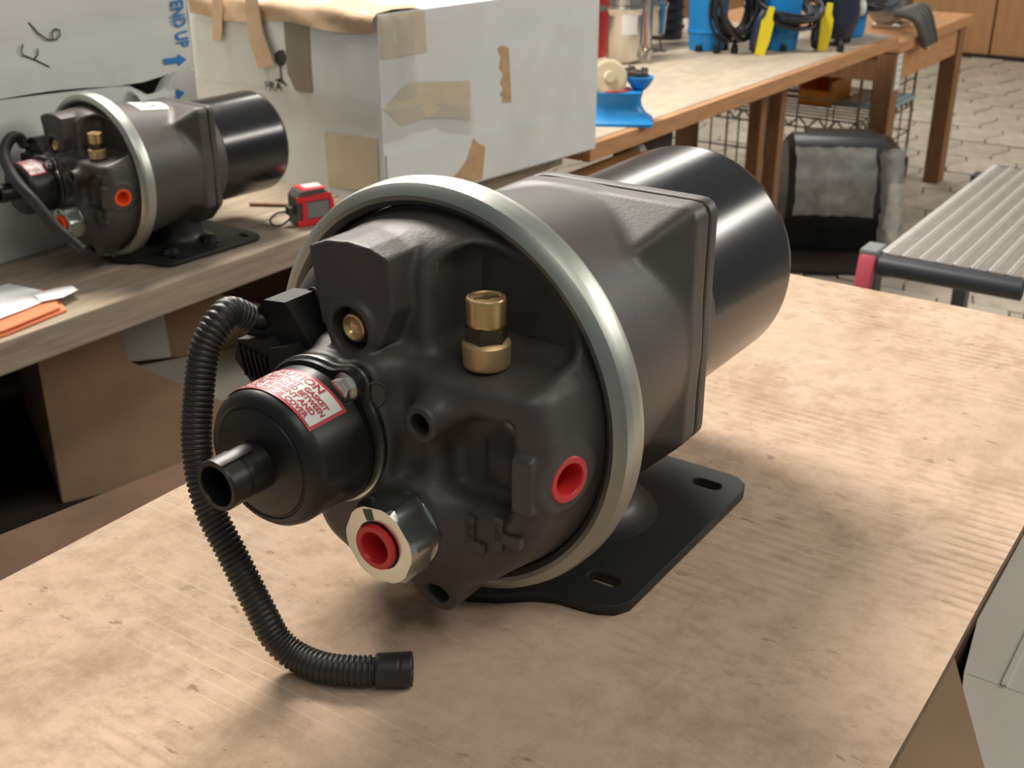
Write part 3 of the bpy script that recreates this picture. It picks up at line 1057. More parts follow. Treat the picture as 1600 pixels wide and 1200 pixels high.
def letter_block(y, z, tilt, shape):
    s = front_s(head_sdf, y, z)
    fr = YZ.copy()
    fr.translation = Vector((-s + 0.0019, y, z))
    fr = fr @ Matrix.Rotation(tilt, 4, 'Z')
    mb = MB()
    for x0, y0, x1, y1 in shape:
        mb.prism([(x0, y0), (x1, y0), (x1, y1), (x0, y1)], 0.0034, fr)
    mb2 = []
    return mb.mesh('lettering_plate', M_CAST), fr
SH1 = [(-0.0026, -0.0085, 0.0020, 0.0085), (0.0020, -0.0085, 0.0080, -0.0040)]
SH2 = [(-0.0028, -0.0090, 0.0024, 0.0085), (0.0024, -0.0040, 0.0115, 0.0012)]
LB = [letter_block(-0.0480, -0.0395, -0.05, SH1), letter_block(-0.0630, -0.0355, -0.05, SH2)]
LT = []
for (me_, fr), word in zip(LB, ('SUP', 'DEL')):
    f3 = fr @ Matrix.Translation((-0.0002, 0.0, 0.0034)) @ Matrix.Rotation(-PI / 2, 4, 'Z')
    LT.append(text_mesh(word, 0.0058, M_CAST, f3, 0.0004, 0.0))

def air_dryer(loc, label, group, plug, path, end_dir, rz=0.0):
    t = thing('air_dryer', label, 'air dryer', (loc[0], loc[1], loc[2] - 0.115), rz, group)
    def P(nm, key, par=None, lab=None):
        o = link(nm, ME[key] if isinstance(key, str) else key, par or t)
        if par is None:
            o.location = (0, 0, 0.115)
        if lab:
            o['label'] = lab
        return o
    hd = P('end_cover', 'end_cover')
    for m_ in cm:
        P('casting_mark', m_, hd)
    for (me_, fr), lt in zip(LB, LT):
        q = P('lettering_plate', me_, hd)
        P('lettering', lt, hd)
    rg = P('clamp_ring', 'clamp_ring', None, 'bright zinc clamp ring')
    P('clamp_lug', 'clamp_lug', rg)
    P('housing', 'housing')
    P('adapter_flange', 'adapter_flange')
    P('canister', 'canister', None, 'glossy black cylindrical cartridge')
    br = P('base_bracket', 'base_bracket')
    P('pedestal', 'pedestal', br)
    sv = P('safety_valve', 'valve_base', None, 'brass safety valve')
    P('valve_nut', 'valve_nut', sv)
    cp = P('valve_cap', 'valve_cap', sv)
    P('cap_slot', 'cap_slot', sv)
    pc = P('purge_cover', 'purge_cover')
    P('outlet_tube', 'outlet_tube', pc)
    P('tube_tab', 'tube_tab', pc)
    P('cover_gasket', 'cover_gasket', pc)
    P('cover_strap', 'cover_strap', pc)
    P('cover_flange', 'cover_flange', pc)
    P('hex_bolt', 'hex_bolt', pc)
    P('hex_bolt', 'hex_bolt2', pc)
    cl = P('caution_label', 'caution_label', None, 'white caution label with red border and red words')
    P('label_panel', 'label_panel', cl)
    P('caution_text', 'caution_text', cl)
    hx_ = P('hex_fitting', 'hex_fitting', None, 'zinc plated hex inlet fitting')
    P('paint_mark', 'paint_mark', hx_)
    P('front_plug', 'front_plug_' + plug, None, plug + ' plastic plug in the hex fitting')
    P('side_plug', 'side_plug_' + plug, None, plug + ' plastic plug in the side port')
    P('brass_port', 'brass_port', None, 'brass port screw in its well')
    hcn = P('heater_connector', 'heater_connector')
    P('connector_ribs', 'grip_rib', hcn)['kind'] = 'stuff'
    P('conduit_neck', 'conduit_neck', hcn)
    cd = P('conduit', conduit_mesh(path), None, 'black corrugated conduit')
    a, d = Vector(path[-1]), Vector(end_dir).normalized()
    ef = axis(a - d * 0.001, d)
    P('conduit_plug', MB().lathe([(0.0, 0.0), (0.0, 0.0060), (0.0022, 0.0060), (0.0026, 0.0072), (0.0034, 0.0079), (0.0135, 0.0081), (0.0140, 0.0078), (0.0146, 0.0081), (0.0190, 0.0081), (0.0196, 0.0075), (0.0196, 0.0062), (0.0180, 0.0056), (0.0180, 0.0)], 28, ef).mesh('conduit_plug', M_RUBBER, True, 40), cd)
    return t

Q1 = (0.41539, 0.32122, 0.93992)
path1 = [(-0.055, 0.0745, 0.0385), (-0.064, 0.0755, 0.0450), (-0.073, 0.0735, 0.0445), (-0.082, 0.0755, 0.0330), (-0.088, 0.0760, 0.0140), (-0.094, 0.0750, -0.0130), (-0.098, 0.0670, -0.0390), (-0.100, 0.0510, -0.0610), (-0.100, 0.0370, -0.0840), (-0.0990, 0.0290, -0.0985), (-0.0970, 0.0190, -0.1055), (-0.0945, 0.0040, -0.1070), (-0.0880, -0.0100, -0.1070), (-0.0835, -0.0165, -0.1068)]
air_dryer(Q1, 'large dark air dryer in front on the cardboard sheet, with red port plugs', 'air dryers', 'red', path1, (0.012, -0.0165, 0.0002))
Q2 = (0.943, 1.286, 0.7965)
path2 = [(-0.055, 0.0745, 0.0385), (-0.060, 0.074, 0.049), (-0.073, 0.068, 0.053), (-0.086, 0.062, 0.047), (-0.098, 0.050, 0.037), (-0.111, 0.019, 0.025), (-0.120, -0.012, 0.015), (-0.117, -0.027, 0.002), (-0.108, -0.034, -0.018), (-0.098, -0.041, -0.038), (-0.087, -0.050, -0.054)]
d2 = air_dryer(Q2, 'dark air dryer on the workbench behind, with orange plugs and white sticker', 'air dryers', 'orange', path2, (0.010, -0.007, -0.016), math.radians(-3.5))
# sticker on top of the second unit, wrapped on the housing
V, F = [], []
for j in range(9):
    for i in range(9):
        x = 0.050 + 0.050 * i / 8
        r_ = 0.0932 - 0.138 * x
        th = math.radians(92 + 20 * j / 8)
        V.append((x, r_ * math.cos(th), r_ * math.sin(th)))
for j in range(8):
    for i in range(8):
        a = j * 9 + i
        F.append((a, a + 1, a + 10, a + 9))
stk = link('paper_sticker', new_mesh('paper_sticker', V, F, M_WHITE, True), d2, (0, 0, 0.115))
stk['label'] = 'white paper sticker on top of the housing'
pm = MB()
for k, (x0, x1, t) in enumerate(((0.058, 0.088, 107), (0.066, 0.086, 104), (0.072, 0.084, 100), (0.062, 0.080, 96))):
    th = math.radians(t)
    r_ = 0.0932 - 0.138 * 0.5 * (x0 + x1) + 0.0004
    pm.box((0.5 * (x0 + x1), r_ * math.cos(th), r_ * math.sin(th)), (x1 - x0, 0.0010, 0.0006))
link('sticker_print', pm.mesh('sticker_print', M_GREYINK), stk)
for bx in (0.055, 0.118):
    nmx = MB().lathe([(-0.110, 0.0), (-0.110, 0.0150), (-0.108, 0.0150), (-0.1065, 0.0125), (-0.100, 0.0110), (-0.0975, 0.0075), (-0.0970, 0.0)], 24, Matrix.Translation((bx, -0.052, 0)))
    o = link('mounting_nut', nmx.mesh('mounting_nut', M_CAN, True, 40), d2, (0, 0, 0.115))

# ================================================================== LEFT WORKBENCH
wb = thing('workbench', 'weathered plank workbench at the left carrying the cartons and second air dryer', 'workbench', (0.6, 1.55, 0.0))
planks = [(1.1550, 1.2555), (1.2580, 1.4000), (1.4030, 1.5550), (1.5580, 1.7100), (1.7130, 1.8700)]
for k, (y0, y1) in enumerate(planks):
    x0, x1 = -0.70, 1.862 - 0.01 * (k % 2)
    link('plank', MB().box(W(wb, (x0 + x1) / 2, (y0 + y1) / 2, ZB - 0.0195), (x1 - x0, y1 - y0, 0.039), bevel=0.0025, seg=2).mesh('plank', M_PLANK), wb)
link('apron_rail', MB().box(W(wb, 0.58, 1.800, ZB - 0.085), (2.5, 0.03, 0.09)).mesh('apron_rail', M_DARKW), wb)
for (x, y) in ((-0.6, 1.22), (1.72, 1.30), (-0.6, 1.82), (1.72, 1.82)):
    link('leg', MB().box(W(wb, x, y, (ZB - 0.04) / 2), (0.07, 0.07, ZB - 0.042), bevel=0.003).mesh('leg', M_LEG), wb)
link('back_light_block', MB().box(W(wb, 0.58, 1.885, 0.33), (2.56, 0.02, 0.66)).mesh('back_light_block', M_DARKW), wb)  # added dark board, keeps ambient light out from under the bench
link('end_light_block', MB().box(W(wb, -0.68, 1.53, 0.32), (0.02, 0.64, 0.64)).mesh('end_light_block', M_DARKW), wb)  # added with the rear board to block light from the side
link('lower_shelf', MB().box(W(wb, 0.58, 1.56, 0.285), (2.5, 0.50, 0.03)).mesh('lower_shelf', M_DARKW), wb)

# carton under the bench, turned at an angle
uc = thing('under_bench_carton', 'open tan carton pushed under the workbench at the left', 'carton', (0.885, 1.408, 0.301), math.radians(-27.0))
u = MB()
Lx, Ly, Hc = 0.50, 0.36, 0.235
th_ = 0.004
u.box((Lx / 2, Ly - th_ / 2, Hc / 2), (Lx, th_, Hc))
u.box((th_ / 2, Ly / 2, 0.16), (th_, Ly - 2 * th_, 0.32))
u.box((Lx - th_ / 2, Ly / 2, Hc / 2), (th_, Ly - 2 * th_, Hc))
u.box((Lx / 2, Ly / 2, th_ / 2), (Lx, Ly, th_))
link('carton_body', u.mesh('carton_body', M_KRAFT), uc)
np_ = [(0.0, 0.0), (Lx, 0.0), (Lx, 0.055), (0.33, 0.055), (0.235, 0.119), (0.121, 0.202), (0.116, 0.325), (0.0, 0.325)]
link('near_panel', MB().prism(np_, th_, frame((0, 0, 0), (1, 0, 0), (0, 0, 1))).mesh('near_panel', M_KRAFT), uc)
link('inner_flap', MB().prism([(0.130, 0.122), (0.222, 0.114), (0.216, 0.325), (0.130, 0.325)], 0.004, frame((0, 0.200, 0), (1, 0, 0), (0, 0, 1))).mesh('inner_flap', M_GREYC), uc)
link('tan_flap', MB().prism([(0.222, 0.114), (0.46, 0.060), (0.46, 0.14), (0.222, 0.25)], 0.004, frame((0, 0.202, 0), (1, 0, 0), (0, 0, 1))).mesh('tan_flap', M_KRAFT), uc)
link('folded_flap', MB().box((0.28, 0.100, 0.108), (0.34, 0.190, 0.004)).mesh('folded_flap', M_GREYC), uc)
link('side_flap', MB().prism([(0.0, 0.0), (0.20, 0.0), (0.20, 0.075), (0.0, 0.075)], 0.003, frame((-0.002, 0, 0.002), (0.42, 0.9, 0), (0, 0, 1))).mesh('side_flap', M_KRAFT), uc)

# ================================================================== WHITE CARTONS ON THE BENCH
def extrude_face(poly, o, a, n, off, h, nm, m):
    """polygon (along, up) on a vertical face with origin o, direction a, outward normal n"""
    fr = frame(Vector(o) + Vector(n) * off, a, (0, 0, 1))
    if fr.to_3x3().col[2].dot(Vector(n)) < 0:
        raise ValueError
    return MB().prism(poly, h, fr).mesh(nm, m)

bx = thing('white_carton', 'big white taped carton with torn spots behind the front air dryer', 'carton', (1.342, 1.148, ZB), math.radians(-6.5))
BL, BW, BH = 0.527, 0.460, 0.284
def soft_box(L, W_, H, n, amp, seed):
    """subdivided box with faint dents"""
    bm = bmesh.new()
    bmesh.ops.create_cube(bm, size=1.0)
    bmesh.ops.subdivide_edges(bm, edges=bm.edges[:], cuts=n, use_grid_fill=True)
    rnd = random.Random(seed)
    ph = [rnd.uniform(0, 6.28) for _ in range(9)]
    for v in bm.verts:
        c = Vector(((v.co.x + 0.5) * L, (v.co.y + 0.5) * W_, (v.co.z + 0.5) * H))
        w = amp * (math.sin(c.x * 21 + c.z * 13 + ph[0]) + math.sin(c.y * 19 - c.z * 17 + ph[1]) + 0.6 * math.sin(c.x * 47 - c.y * 31 + c.z * 37 + ph[2]))
        fx = (abs(v.co.x) > 0.499)
        fy = (abs(v.co.y) > 0.499)
        fz = (abs(v.co.z) > 0.499)
        if fx + fy + fz == 1:
            if fx: c.x += -abs(w) * (1 if v.co.x > 0 else -1)
            if fy: c.y += -abs(w) * (1 if v.co.y > 0 else -1)
            if fz and v.co.z > 0: c.z += -abs(w)
        v.co = c
    V = [v.co.copy() for v in bm.verts]
    bm.verts.index_update()
    F = [[v.index for v in f.verts] for f in bm.faces]
    bm.free()
    return V, F
V, F = soft_box(BL, BW, BH, 14, 0.0007, 5)
link('carton_body', new_mesh('carton_body', V, F, M_CARTON, True, 40), bx)
# local faces: A = front (y=0, normal -Y), L = left end (x=0, normal -X)
def fA(poly, off, h, nm, m):
    return link(nm, extrude_face(poly, (0, 0, 0), (1, 0, 0), (0, -1, 0), off, h, nm, m), bx)
def fL(poly, off, h, nm, m):
    # along = +Y measured from the corner; build in mirrored order so the normal faces -X
    fr = frame((-off, 0, 0), (0, -1, 0), (0, 0, 1))
    return link(nm, MB().prism([(-u_, v_) for u_, v_ in poly], h, fr).mesh(nm, m), bx)
fA([(0.004, 0.004), (0.523, 0.002), (0.523, 0.070), (0.199, 0.0775), (0.004, 0.081)], 0.0, 0.0024, 'lower_panel', M_CARTON)
fA([(0.002, 0.221), (0.098, 0.2215), (0.095, 0.282), (0.002, 0.283)], 0.0, 0.0006, 'corner_tape', M_TAPE_T)
fA([(0.003, 0.150), (0.040, 0.172), (0.066, 0.181), (0.193, 0.166), (0.192, 0.103), (0.140, 0.116), (0.084, 0.124), (0.040, 0.118)], 0.0, 0.0007, 'mid_tape', M_TAPE_T)
def crumple(poly_fn, nu, nv, amp, seed):
    rnd = random.Random(seed)
    V, F = [], []
    for j in range(nv + 1):
        for i in range(nu + 1):
            p = poly_fn(i / nu, j / nv)
            V.append(Vector(p) + Vector((rnd.uniform(-1, 1), rnd.uniform(-1, 1), rnd.uniform(-1, 1))) * amp)
    for j in range(nv):
        for i in range(nu):
            a = j * (nu + 1) + i
            F.append((a, a + 1, a + nu + 2, a + nu + 1))
    return V, F
V, F = crumple(lambda u_, v_: (0.002 + 0.195 * u_, -0.0040 - 0.004 * math.sin(u_ * 9), 0.100 + 0.055 * v_ + 0.04 * math.sin(u_ * 3.1) * (1 - v_) * 0.4 - 0.02 * u_), 14, 5, 0.0018, 2)
link('clear_tape', new_mesh('clear_tape', V, F, M_CTAPE, True), bx)
V, F = crumple(lambda u_, v_: (0.004 + 0.070 * u_, -0.0040 - 0.003 * math.sin(u_ * 12), 0.160 + 0.12 * v_), 7, 9, 0.0016, 4)
link('clear_tape', new_mesh('clear_tape', V, F, M_CTAPE, True), bx)
fA([(0.259, 0.209), (0.270, 0.212), (0.286, 0.206), (0.292, 0.119), (0.269, 0.121), (0.272, 0.130), (0.264, 0.134), (0.273, 0.142), (0.265, 0.154), (0.272, 0.166), (0.262, 0.178), (0.268, 0.194), (0.262, 0.200)], 0.0, 0.0005, 'torn_patch', M_TORN)
fA([(0.147, 0.022), (0.160, 0.027), (0.180, 0.044), (0.186, 0.056), (0.196, 0.075), (0.206, 0.066), (0.224, 0.057), (0.216, 0.004), (0.180, 0.005), (0.172, 0.012)], 0.0024, 0.0005, 'torn_patch', M_TORN)
# kraft flap folded down over the end, paper strips, tapes
V, F = [], []
rnd = random.Random(11)
NU, NV = 30, 7
for j in range(NV + 1):
    for i in range(NU + 1):
        y = 0.002 + 0.45 * i / NU
        v = j / NV
        edge = 0.026 + 0.010 * math.sin(i * 0.35) * 0.4 + 0.010 * (i / NU)
        if v < 0.45:
            q = v / 0.45
            V.append((0.10 * (1 - q) - 0.004, y, 0.286 + 0.004 * math.sin(i * 0.8 + j) * 0.5 + rnd.uniform(-0.0012, 0.0012)))
        else:
            q = (v - 0.45) / 0.55
            V.append((-0.005 - 0.003 * math.sin(q * 3 + i * 0.5) + rnd.uniform(-0.0012, 0.0012), y, 0.285 - edge * q))
for j in range(NV):
    for i in range(NU):
        a = j * (NU + 1) + i
        F.append((a, a + 1, a + NU + 2, a + NU + 1))
link('kraft_flap', new_mesh('kraft_flap', V, F, M_TAPE_B, True), bx)
fL([(0.375, 0.290), (0.346, 0.290), (0.362, 0.216), (0.386, 0.214)], 0.009, 0.0008, 'paper_strip', M_TAPE_B)
fL([(0.290, 0.290), (0.259, 0.290), (0.253, 0.240), (0.230, 0.190), (0.250, 0.186), (0.271, 0.181), (0.291, 0.224)], 0.009, 0.0008, 'paper_strip', M_TAPE_B)
fL([(0.211, 0.262), (0.151, 0.262), (0.155, 0.156), (0.180, 0.152), (0.196, 0.156), (0.211, 0.180)], 0.0, 0.0006, 'olive_tape', M_TAPE_O)
fL([(0.132, 0.098), (0.011, 0.106), (0.014, 0.023), (0.130, 0.012)], 0.0, 0.0006, 'tan_tape', M_TAPE_T)
V, F = crumple(lambda u_, v_: (-0.0035, 0.002 + 0.455 * u_, 0.100 + 0.045 * v_ + 0.018 * (1 - u_)), 26, 4, 0.0011, 9)
link('clear_tape', new_mesh('clear_tape', V, F, M_CTAPE, True), bx)
V, F = crumple(lambda u_, v_: (-0.0035, 0.26 + 0.19 * u_, 0.145 + 0.10 * v_), 10, 7, 0.0015, 19)
link('clear_tape', new_mesh('clear_tape', V, F, M_CTAPE, True), bx)
# wine glass print and the word beside it
gl = [(0.227, 0.213), (0.216, 0.214), (0.211, 0.203), (0.217, 0.192), (0.2262, 0.188), (0.2262, 0.168), (0.212, 0.158), (0.2275, 0.1625), (0.245, 0.165), (0.229, 0.170), (0.2290, 0.188), (0.238, 0.193), (0.240, 0.206)]
fL(gl[::-1], 0.0004, 0.0004, 'glass_symbol', M_INK)
fr = frame((-0.0012, 0.249, 0.1535), (0, -1, 0.05), (0, 0, 1))
link('fragile_print', text_mesh('FRA', 0.0200, M_INK, fr, 0.0002, 0.0002, sx=1.25), bx)
link('base_board', MB().box((0.40, 0.10, -0.0), (0.01, 0.01, 0.001)).mesh('base_board', M_WOOD), bx) if False else None

# stacked pair of white cartons at the left
XR, YF = 1.214, 1.399
lc = thing('lower_carton', 'crumpled white carton with torn top edge behind the second air dryer, bottom of stack', 'carton', (XR, YF, ZB))
LL, LW, LH = 0.80, 0.38, 0.207
top = [(-0.80, 0.2065), (-0.45, 0.2080), (-0.322, 0.2075), (-0.227, 0.2030), (-0.150, 0.1985), (-0.118, 0.1950), (-0.100, 0.1850), (-0.086, 0.1760), (-0.075, 0.1790), (-0.060, 0.1960), (-0.044, 0.2040), (-0.004, 0.2050)]
poly = [(-0.80, 0.0)] + top + [(0.004, 0.0)]
link('front_panel', extrude_face(poly[::-1], (0, 0, 0), (1, 0, 0), (0, -1, 0), -0.004, 0.004, 'front_panel', M_CARTON2), lc)
b_ = MB()
b_.box((0.0, LW / 2, 0.1015), (0.004, LW - 0.004, 0.203))
b_.box((-LL + 0.002, LW / 2, 0.1015), (0.004, LW - 0.004, 0.203))
b_.box((-LL / 2, LW - 0.002, 0.1015), (LL, 0.004, 0.203))
b_.box((-LL / 2, LW / 2, 0.002), (LL - 0.01, LW - 0.01, 0.004))
link('carton_body', b_.mesh('carton_body', M_CARTON2), lc)
V, F = crumple(lambda u_, v_: (-0.120 + 0.060 * u_, -0.004 - 0.016 * math.sin(v_ * PI) - 0.006 * u_, 0.160 + 0.032 * v_ - 0.012 * math.sin(u_ * PI)), 6, 4, 0.0008, 31)
link('torn_fold', new_mesh('torn_fold', V, F, M_CARTON2, True), lc)
V, F = crumple(lambda u_, v_: (-0.083 + 0.030 * v_ + 0.010 * u_, -0.003 - 0.016 * math.sin(u_ * PI), 0.168 + 0.036 * v_), 4, 6, 0.0006, 33)
link('torn_fold', new_mesh('torn_fold', V, F, M_CARTON2, True), lc)
uc2 = thing('upper_carton', 'white carton marked F6 and END UP, on top of the stack at the left', 'carton', (XR, YF, ZB + LH + 0.002))
V, F = soft_box(LL, LW, 0.235, 16, 0.0008, 8)
V = [Vector((v.x - LL, v.y, v.z - (0.012 * math.exp(-((v.x - LL + 0.11) / 0.09) ** 2) * (1 - v.y / LW) if v.z < 0.001 else 0))) for v in V]
# long wrinkle across the front
for v in V:
    if v.y < 0.004 and 0.01 < v.z < 0.22:
        zc_ = 0.064 + 0.008 * math.sin((v.x + 0.2) * 14)
        v.y += 0.0035 * math.exp(-((v.z - zc_) / 0.012) ** 2)
link('carton_body', new_mesh('carton_body', V, F, M_CARTON2, True, 40), uc2)
zb2 = LH + 0.002
def strokes(paths, r, nm, m, par):
    mb = MB()
    for P in paths:
        mb.tube([(x, -0.0004, z - zb2) for x, z in P], r, 6)
    return link(nm, mb.mesh(nm, m), par)
strokes([[(-0.243, 0.2385), (-0.262, 0.250), (-0.279, 0.2585), (-0.2805, 0.264), (-0.276, 0.2715)], [(-0.2625, 0.2520), (-0.2570, 0.2560), (-0.2560, 0.2640)],
         [(-0.263, 0.297), (-0.252, 0.283), (-0.240, 0.2735), (-0.226, 0.2715), (-0.2195, 0.276), (-0.219, 0.283), (-0.225, 0.2850), (-0.231, 0.281), (-0.231, 0.274)]], 0.0010, 'marker_writing', M_INK, uc2)
fr = frame((-0.0185, -0.0012, 0.2695 - zb2), (0.05, 0, -1), (1, 0, 0.05))
link('blue_print', text_mesh('END UP', 0.0315, M_BLUEINK, fr, 0.0002, 0.0007, align='CENTER', sx=0.60), uc2)
def arrow(x0, z0, L, par, dz, tilt=0.0):
    P = [(0, -0.0042), (L * 0.62, -0.0042), (L * 0.62, -0.0085), (L, 0.0), (L * 0.62, 0.0085), (L * 0.62, 0.0042), (0, 0.0042)]
    c, s_ = math.cos(tilt), math.sin(tilt)
    P = [(x0 + x * c - z * s_, z0 - dz + x * s_ + z * c) for x, z in P]
    link('blue_arrow', extrude_face(P, (0, 0, 0), (1, 0, 0), (0, -1, 0), 0.0008, 0.0004, 'blue_arrow', M_BLUEINK), par)
arrow(-0.054, 0.2205, 0.042, uc2, zb2, -0.05)
arrow(-0.060, 0.170, 0.037, lc, 0.0, 0.05)

# papers in an orange folder on the front of the bench
pp = thing('document_folder', 'orange folder with white papers in a clear sleeve on the workbench edge', 'folder', (0.74, 1.215, ZB))
def flat(P, z, h, nm, m, par):
    o = par.location
    return link(nm, MB().prism([(x - o.x, y - o.y) for x, y in P], h, Matrix.Translation((0, 0, z))).mesh(nm, m), par)
flat([(0.60, 1.165), (0.705, 1.166), (0.787, 1.175), (0.820, 1.245), (0.803, 1.290), (0.60, 1.275)], 0.0005, 0.0030, 'folder_cover', M_FOLDER, pp)
flat([(0.60, 1.172), (0.70, 1.172), (0.780, 1.182), (0.795, 1.200), (0.60, 1.20)], 0.0036, 0.0012, 'folder_page', M_KRAFT_D, pp)
flat([(0.60, 1.168), (0.705, 1.1685), (0.782, 1.178), (0.800, 1.216), (0.60, 1.23)], 0.0050, 0.0025, 'folder_page', M_FOLDER, pp)
V, F = crumple(lambda u_, v_: (0.60 - 0.74 + 0.205 * u_ - 0.010 * v_ * u_, 1.187 - 1.215 + 0.112 * v_ + 0.020 * u_ * (1 - v_), 0.0092), 12, 8, 0.0008, 41)
link('paper_sheet', new_mesh('paper_sheet', V, F, M_PAPER, True), pp)
flat([(0.775, 1.205), (0.800, 1.196), (0.826, 1.203), (0.832, 1.222), (0.815, 1.232), (0.785, 1.232)], 0.0102, 0.0006, 'paper_tag', M_PAPER, pp)
pm = MB()
rnd = random.Random(5)
for k in range(9):
    x0 = 0.66 + rnd.uniform(0, 0.07)
    y0 = 1.222 + 0.006 * k
    pm.box((x0 - 0.74, y0 - 1.215, 0.0108), (rnd.uniform(0.012, 0.04), 0.0012, 0.0003))
link('paper_print', pm.mesh('paper_print', M_GREYINK), pp)

# tape measure
tp = thing('tape_measure', 'red and grey tape measure with wrist loop on the workbench', 'tape measure', (1.226, 1.192, ZB), math.radians(-24))
def case_poly(w, h, b):
    return [(-w / 2, 0.0), (w / 2, 0.0), (w / 2 + 0.001, h * 0.55), (w / 2 - b * 0.6, h * 0.88), (w / 2 - b * 1.6, h), (-w / 2 + b * 0.6, h * 0.97), (-w / 2, h * 0.8)]
f0 = frame((0, 0.017, 0), (1, 0, 0), (0, 0, 1))
link('case', MB().prism([(x, z + 0.001) for x, z in case_poly(0.056, 0.052, 0.012)], 0.034, f0).mesh('case', M_TAPEG), tp)
f1 = frame((0, -0.0170, 0), (1, 0, 0), (0, 0, 1))
fm = MB()
for q in ([(-0.029, 0.001), (0.029, 0.001), (0.029, 0.010), (-0.029, 0.010)], [(-0.029, 0.036), (0.027, 0.037), (0.024, 0.046), (-0.029, 0.044)],
          [(-0.021, 0.010), (-0.014, 0.010), (-0.014, 0.036), (-0.021, 0.036)], [(0.022, 0.010), (0.029, 0.010), (0.028, 0.037), (0.022, 0.037)]):
    fm.prism(q, 0.0022, f1)
fm.box((0, 0, 0.052), (0.036, 0.030, 0.004), bevel=0.001)
link('red_shell', fm.mesh('red_shell', M_TAPER), tp)
link('side_label', MB().prism([(-0.013, 0.0115), (0.021, 0.0115), (0.021, 0.0350), (-0.013, 0.0345)], 0.0012, f1).mesh('side_label', M_GREYP), tp)
link('top_label', MB().box((0.002, 0.0, 0.0545), (0.026, 0.018, 0.0012), bevel=0.0003).mesh('top_label', M_WHITE), tp)
link('belt_clip', MB().box((-0.0335, 0, 0.022), (0.008, 0.014, 0.012), bevel=0.001).mesh('belt_clip', M_TAPEG), tp)
loop = [(-0.034, 0.003, 0.020), (-0.050, 0.006, 0.0195), (-0.062, 0.004, 0.012), (-0.062, -0.006, 0.006), (-0.050, -0.010, 0.006), (-0.034, -0.004, 0.012)]
link('wrist_loop', MB().tube(spline(loop, 6), 0.0016, 8).mesh('wrist_loop', M_CABLE, True, 60), tp)
tag(link('pencil', MB().tube([(0, 0, 0), (0.002, 0, 0.0), (0.150, 0, 0)], 0.0030, 6).mesh('pencil', M_LEG), None, (1.235, 1.330, ZB + 0.0032), (0, 0, math.radians(-60))),
    'thin dark pencil lying on the workbench behind the tape measure', 'pencil')

# ================================================================== RIGHT WORKBENCH
B2A = math.atan2(1.083 - 1.110, 3.62 - 1.885)
rb_ = thing('long_workbench', 'long timber workbench with dusty pale top carrying the blue pumps', 'workbench', (1.885, 1.110, 0.0), B2A)
L2 = 1.72
link('bench_top', MB().box((L2 / 2, 0.46, ZB - 0.008), (L2, 0.88, 0.016)).mesh('bench_top', M_TOP), rb_)
link('front_edge', MB().box((L2 / 2, 0.009, ZB - 0.0170), (L2, 0.018, 0.033), bevel=0.001).mesh('front_edge', M_WOOD), rb_)
link('end_edge', MB().box((0.009, 0.46, ZB - 0.0245), (0.018, 0.88, 0.016)).mesh('end_edge', M_WOOD), rb_)
link('front_rail', MB().box((0.42, 0.12, ZB - 0.075), (0.16, 0.06, 0.08)).mesh('front_rail', M_DARKW), rb_)
for x, y in ((0.48, 0.14), (1.060, 0.135), (1.175, 0.130), (0.10, 0.80), (1.64, 0.80)):
    link('leg', MB().box((x, y, (ZB - 0.036) / 2), (0.038, 0.036, ZB - 0.036), bevel=0.003).mesh('leg', M_LEG), rb_)
link('lower_rail', MB().box((0.14, 0.05, ZB - 0.085), (0.30, 0.04, 0.03)).mesh('lower_rail', M_WOOD), rb_)

# lower table standing at its end
tb = thing('end_table', 'lower orange timber table with two visible legs beyond the long workbench', 'table', (3.88, 1.155, 0.0))
ZT = 0.625
link('table_top', MB().box((0.425, 0.40, ZT - 0.0175), (0.85, 0.80, 0.035), bevel=0.002).mesh('table_top', M_WOOD), tb)
link('front_apron', MB().box((0.43, 0.035, ZT - 0.085), (0.66, 0.022, 0.10)).mesh('front_apron', M_WOOD), tb)
link('side_apron', MB().box((0.045, 0.40, ZT - 0.085), (0.022, 0.66, 0.10)).mesh('side_apron', M_LEG), tb)
for x, y in ((0.045, 0.045), (0.79, 0.045), (0.045, 0.75), (0.79, 0.75)):
    l_ = link('leg', MB().box((x, y, (ZT - 0.036) / 2), (0.075, 0.060, ZT - 0.037), bevel=0.003).mesh('leg', M_LEG), tb)
    if (x, y) == (0.045, 0.045):
        pl = link('label_strip', MB().box((x + 0.006, y - 0.0312, ZT - 0.100), (0.050, 0.0016, 0.115)).mesh('label_strip', M_WHITE), tb)
        pm = MB()
        for k in range(5):
            pm.box((x + 0.006, y - 0.0324, ZT - 0.055 - 0.020 * k), (0.030, 0.0006, 0.006))
        pr_ = link('strip_print', pm.mesh('strip_print', M_LID), pl)

# wire rack beneath the table
wr = thing('wire_rack', 'low wire shelving rack with mesh sides under the far table', 'rack', (3.98, 1.30, 0.0))
RX, RY, RZ = 0.62, 0.75, 0.52
def wires(segs, r, nm):
    mb = MB()
    for a, b in segs:
        mb.tube([a, b], r, 5)
    return mb.mesh(nm, M_WIRE)
fr_seg = [((0, y, 0.06), (0, y, RZ)) for y in np.linspace(0, RY, 8)] + [((0, 0, z), (0, RY, z)) for z in (0.10, 0.20, 0.40, 0.50)]
link('mesh_panel', wires(fr_seg, 0.0032, 'mesh_panel'), wr)['kind'] = 'stuff'
sd_seg = [((x, 0, 0.06), (x, 0, RZ)) for x in np.linspace(0, RX, 6)[1:]] + [((0, 0, z), (RX, 0, z)) for z in (0.10, 0.20, 0.40, 0.50)]
link('mesh_panel', wires(sd_seg, 0.0032, 'mesh_panel'), wr)['kind'] = 'stuff'
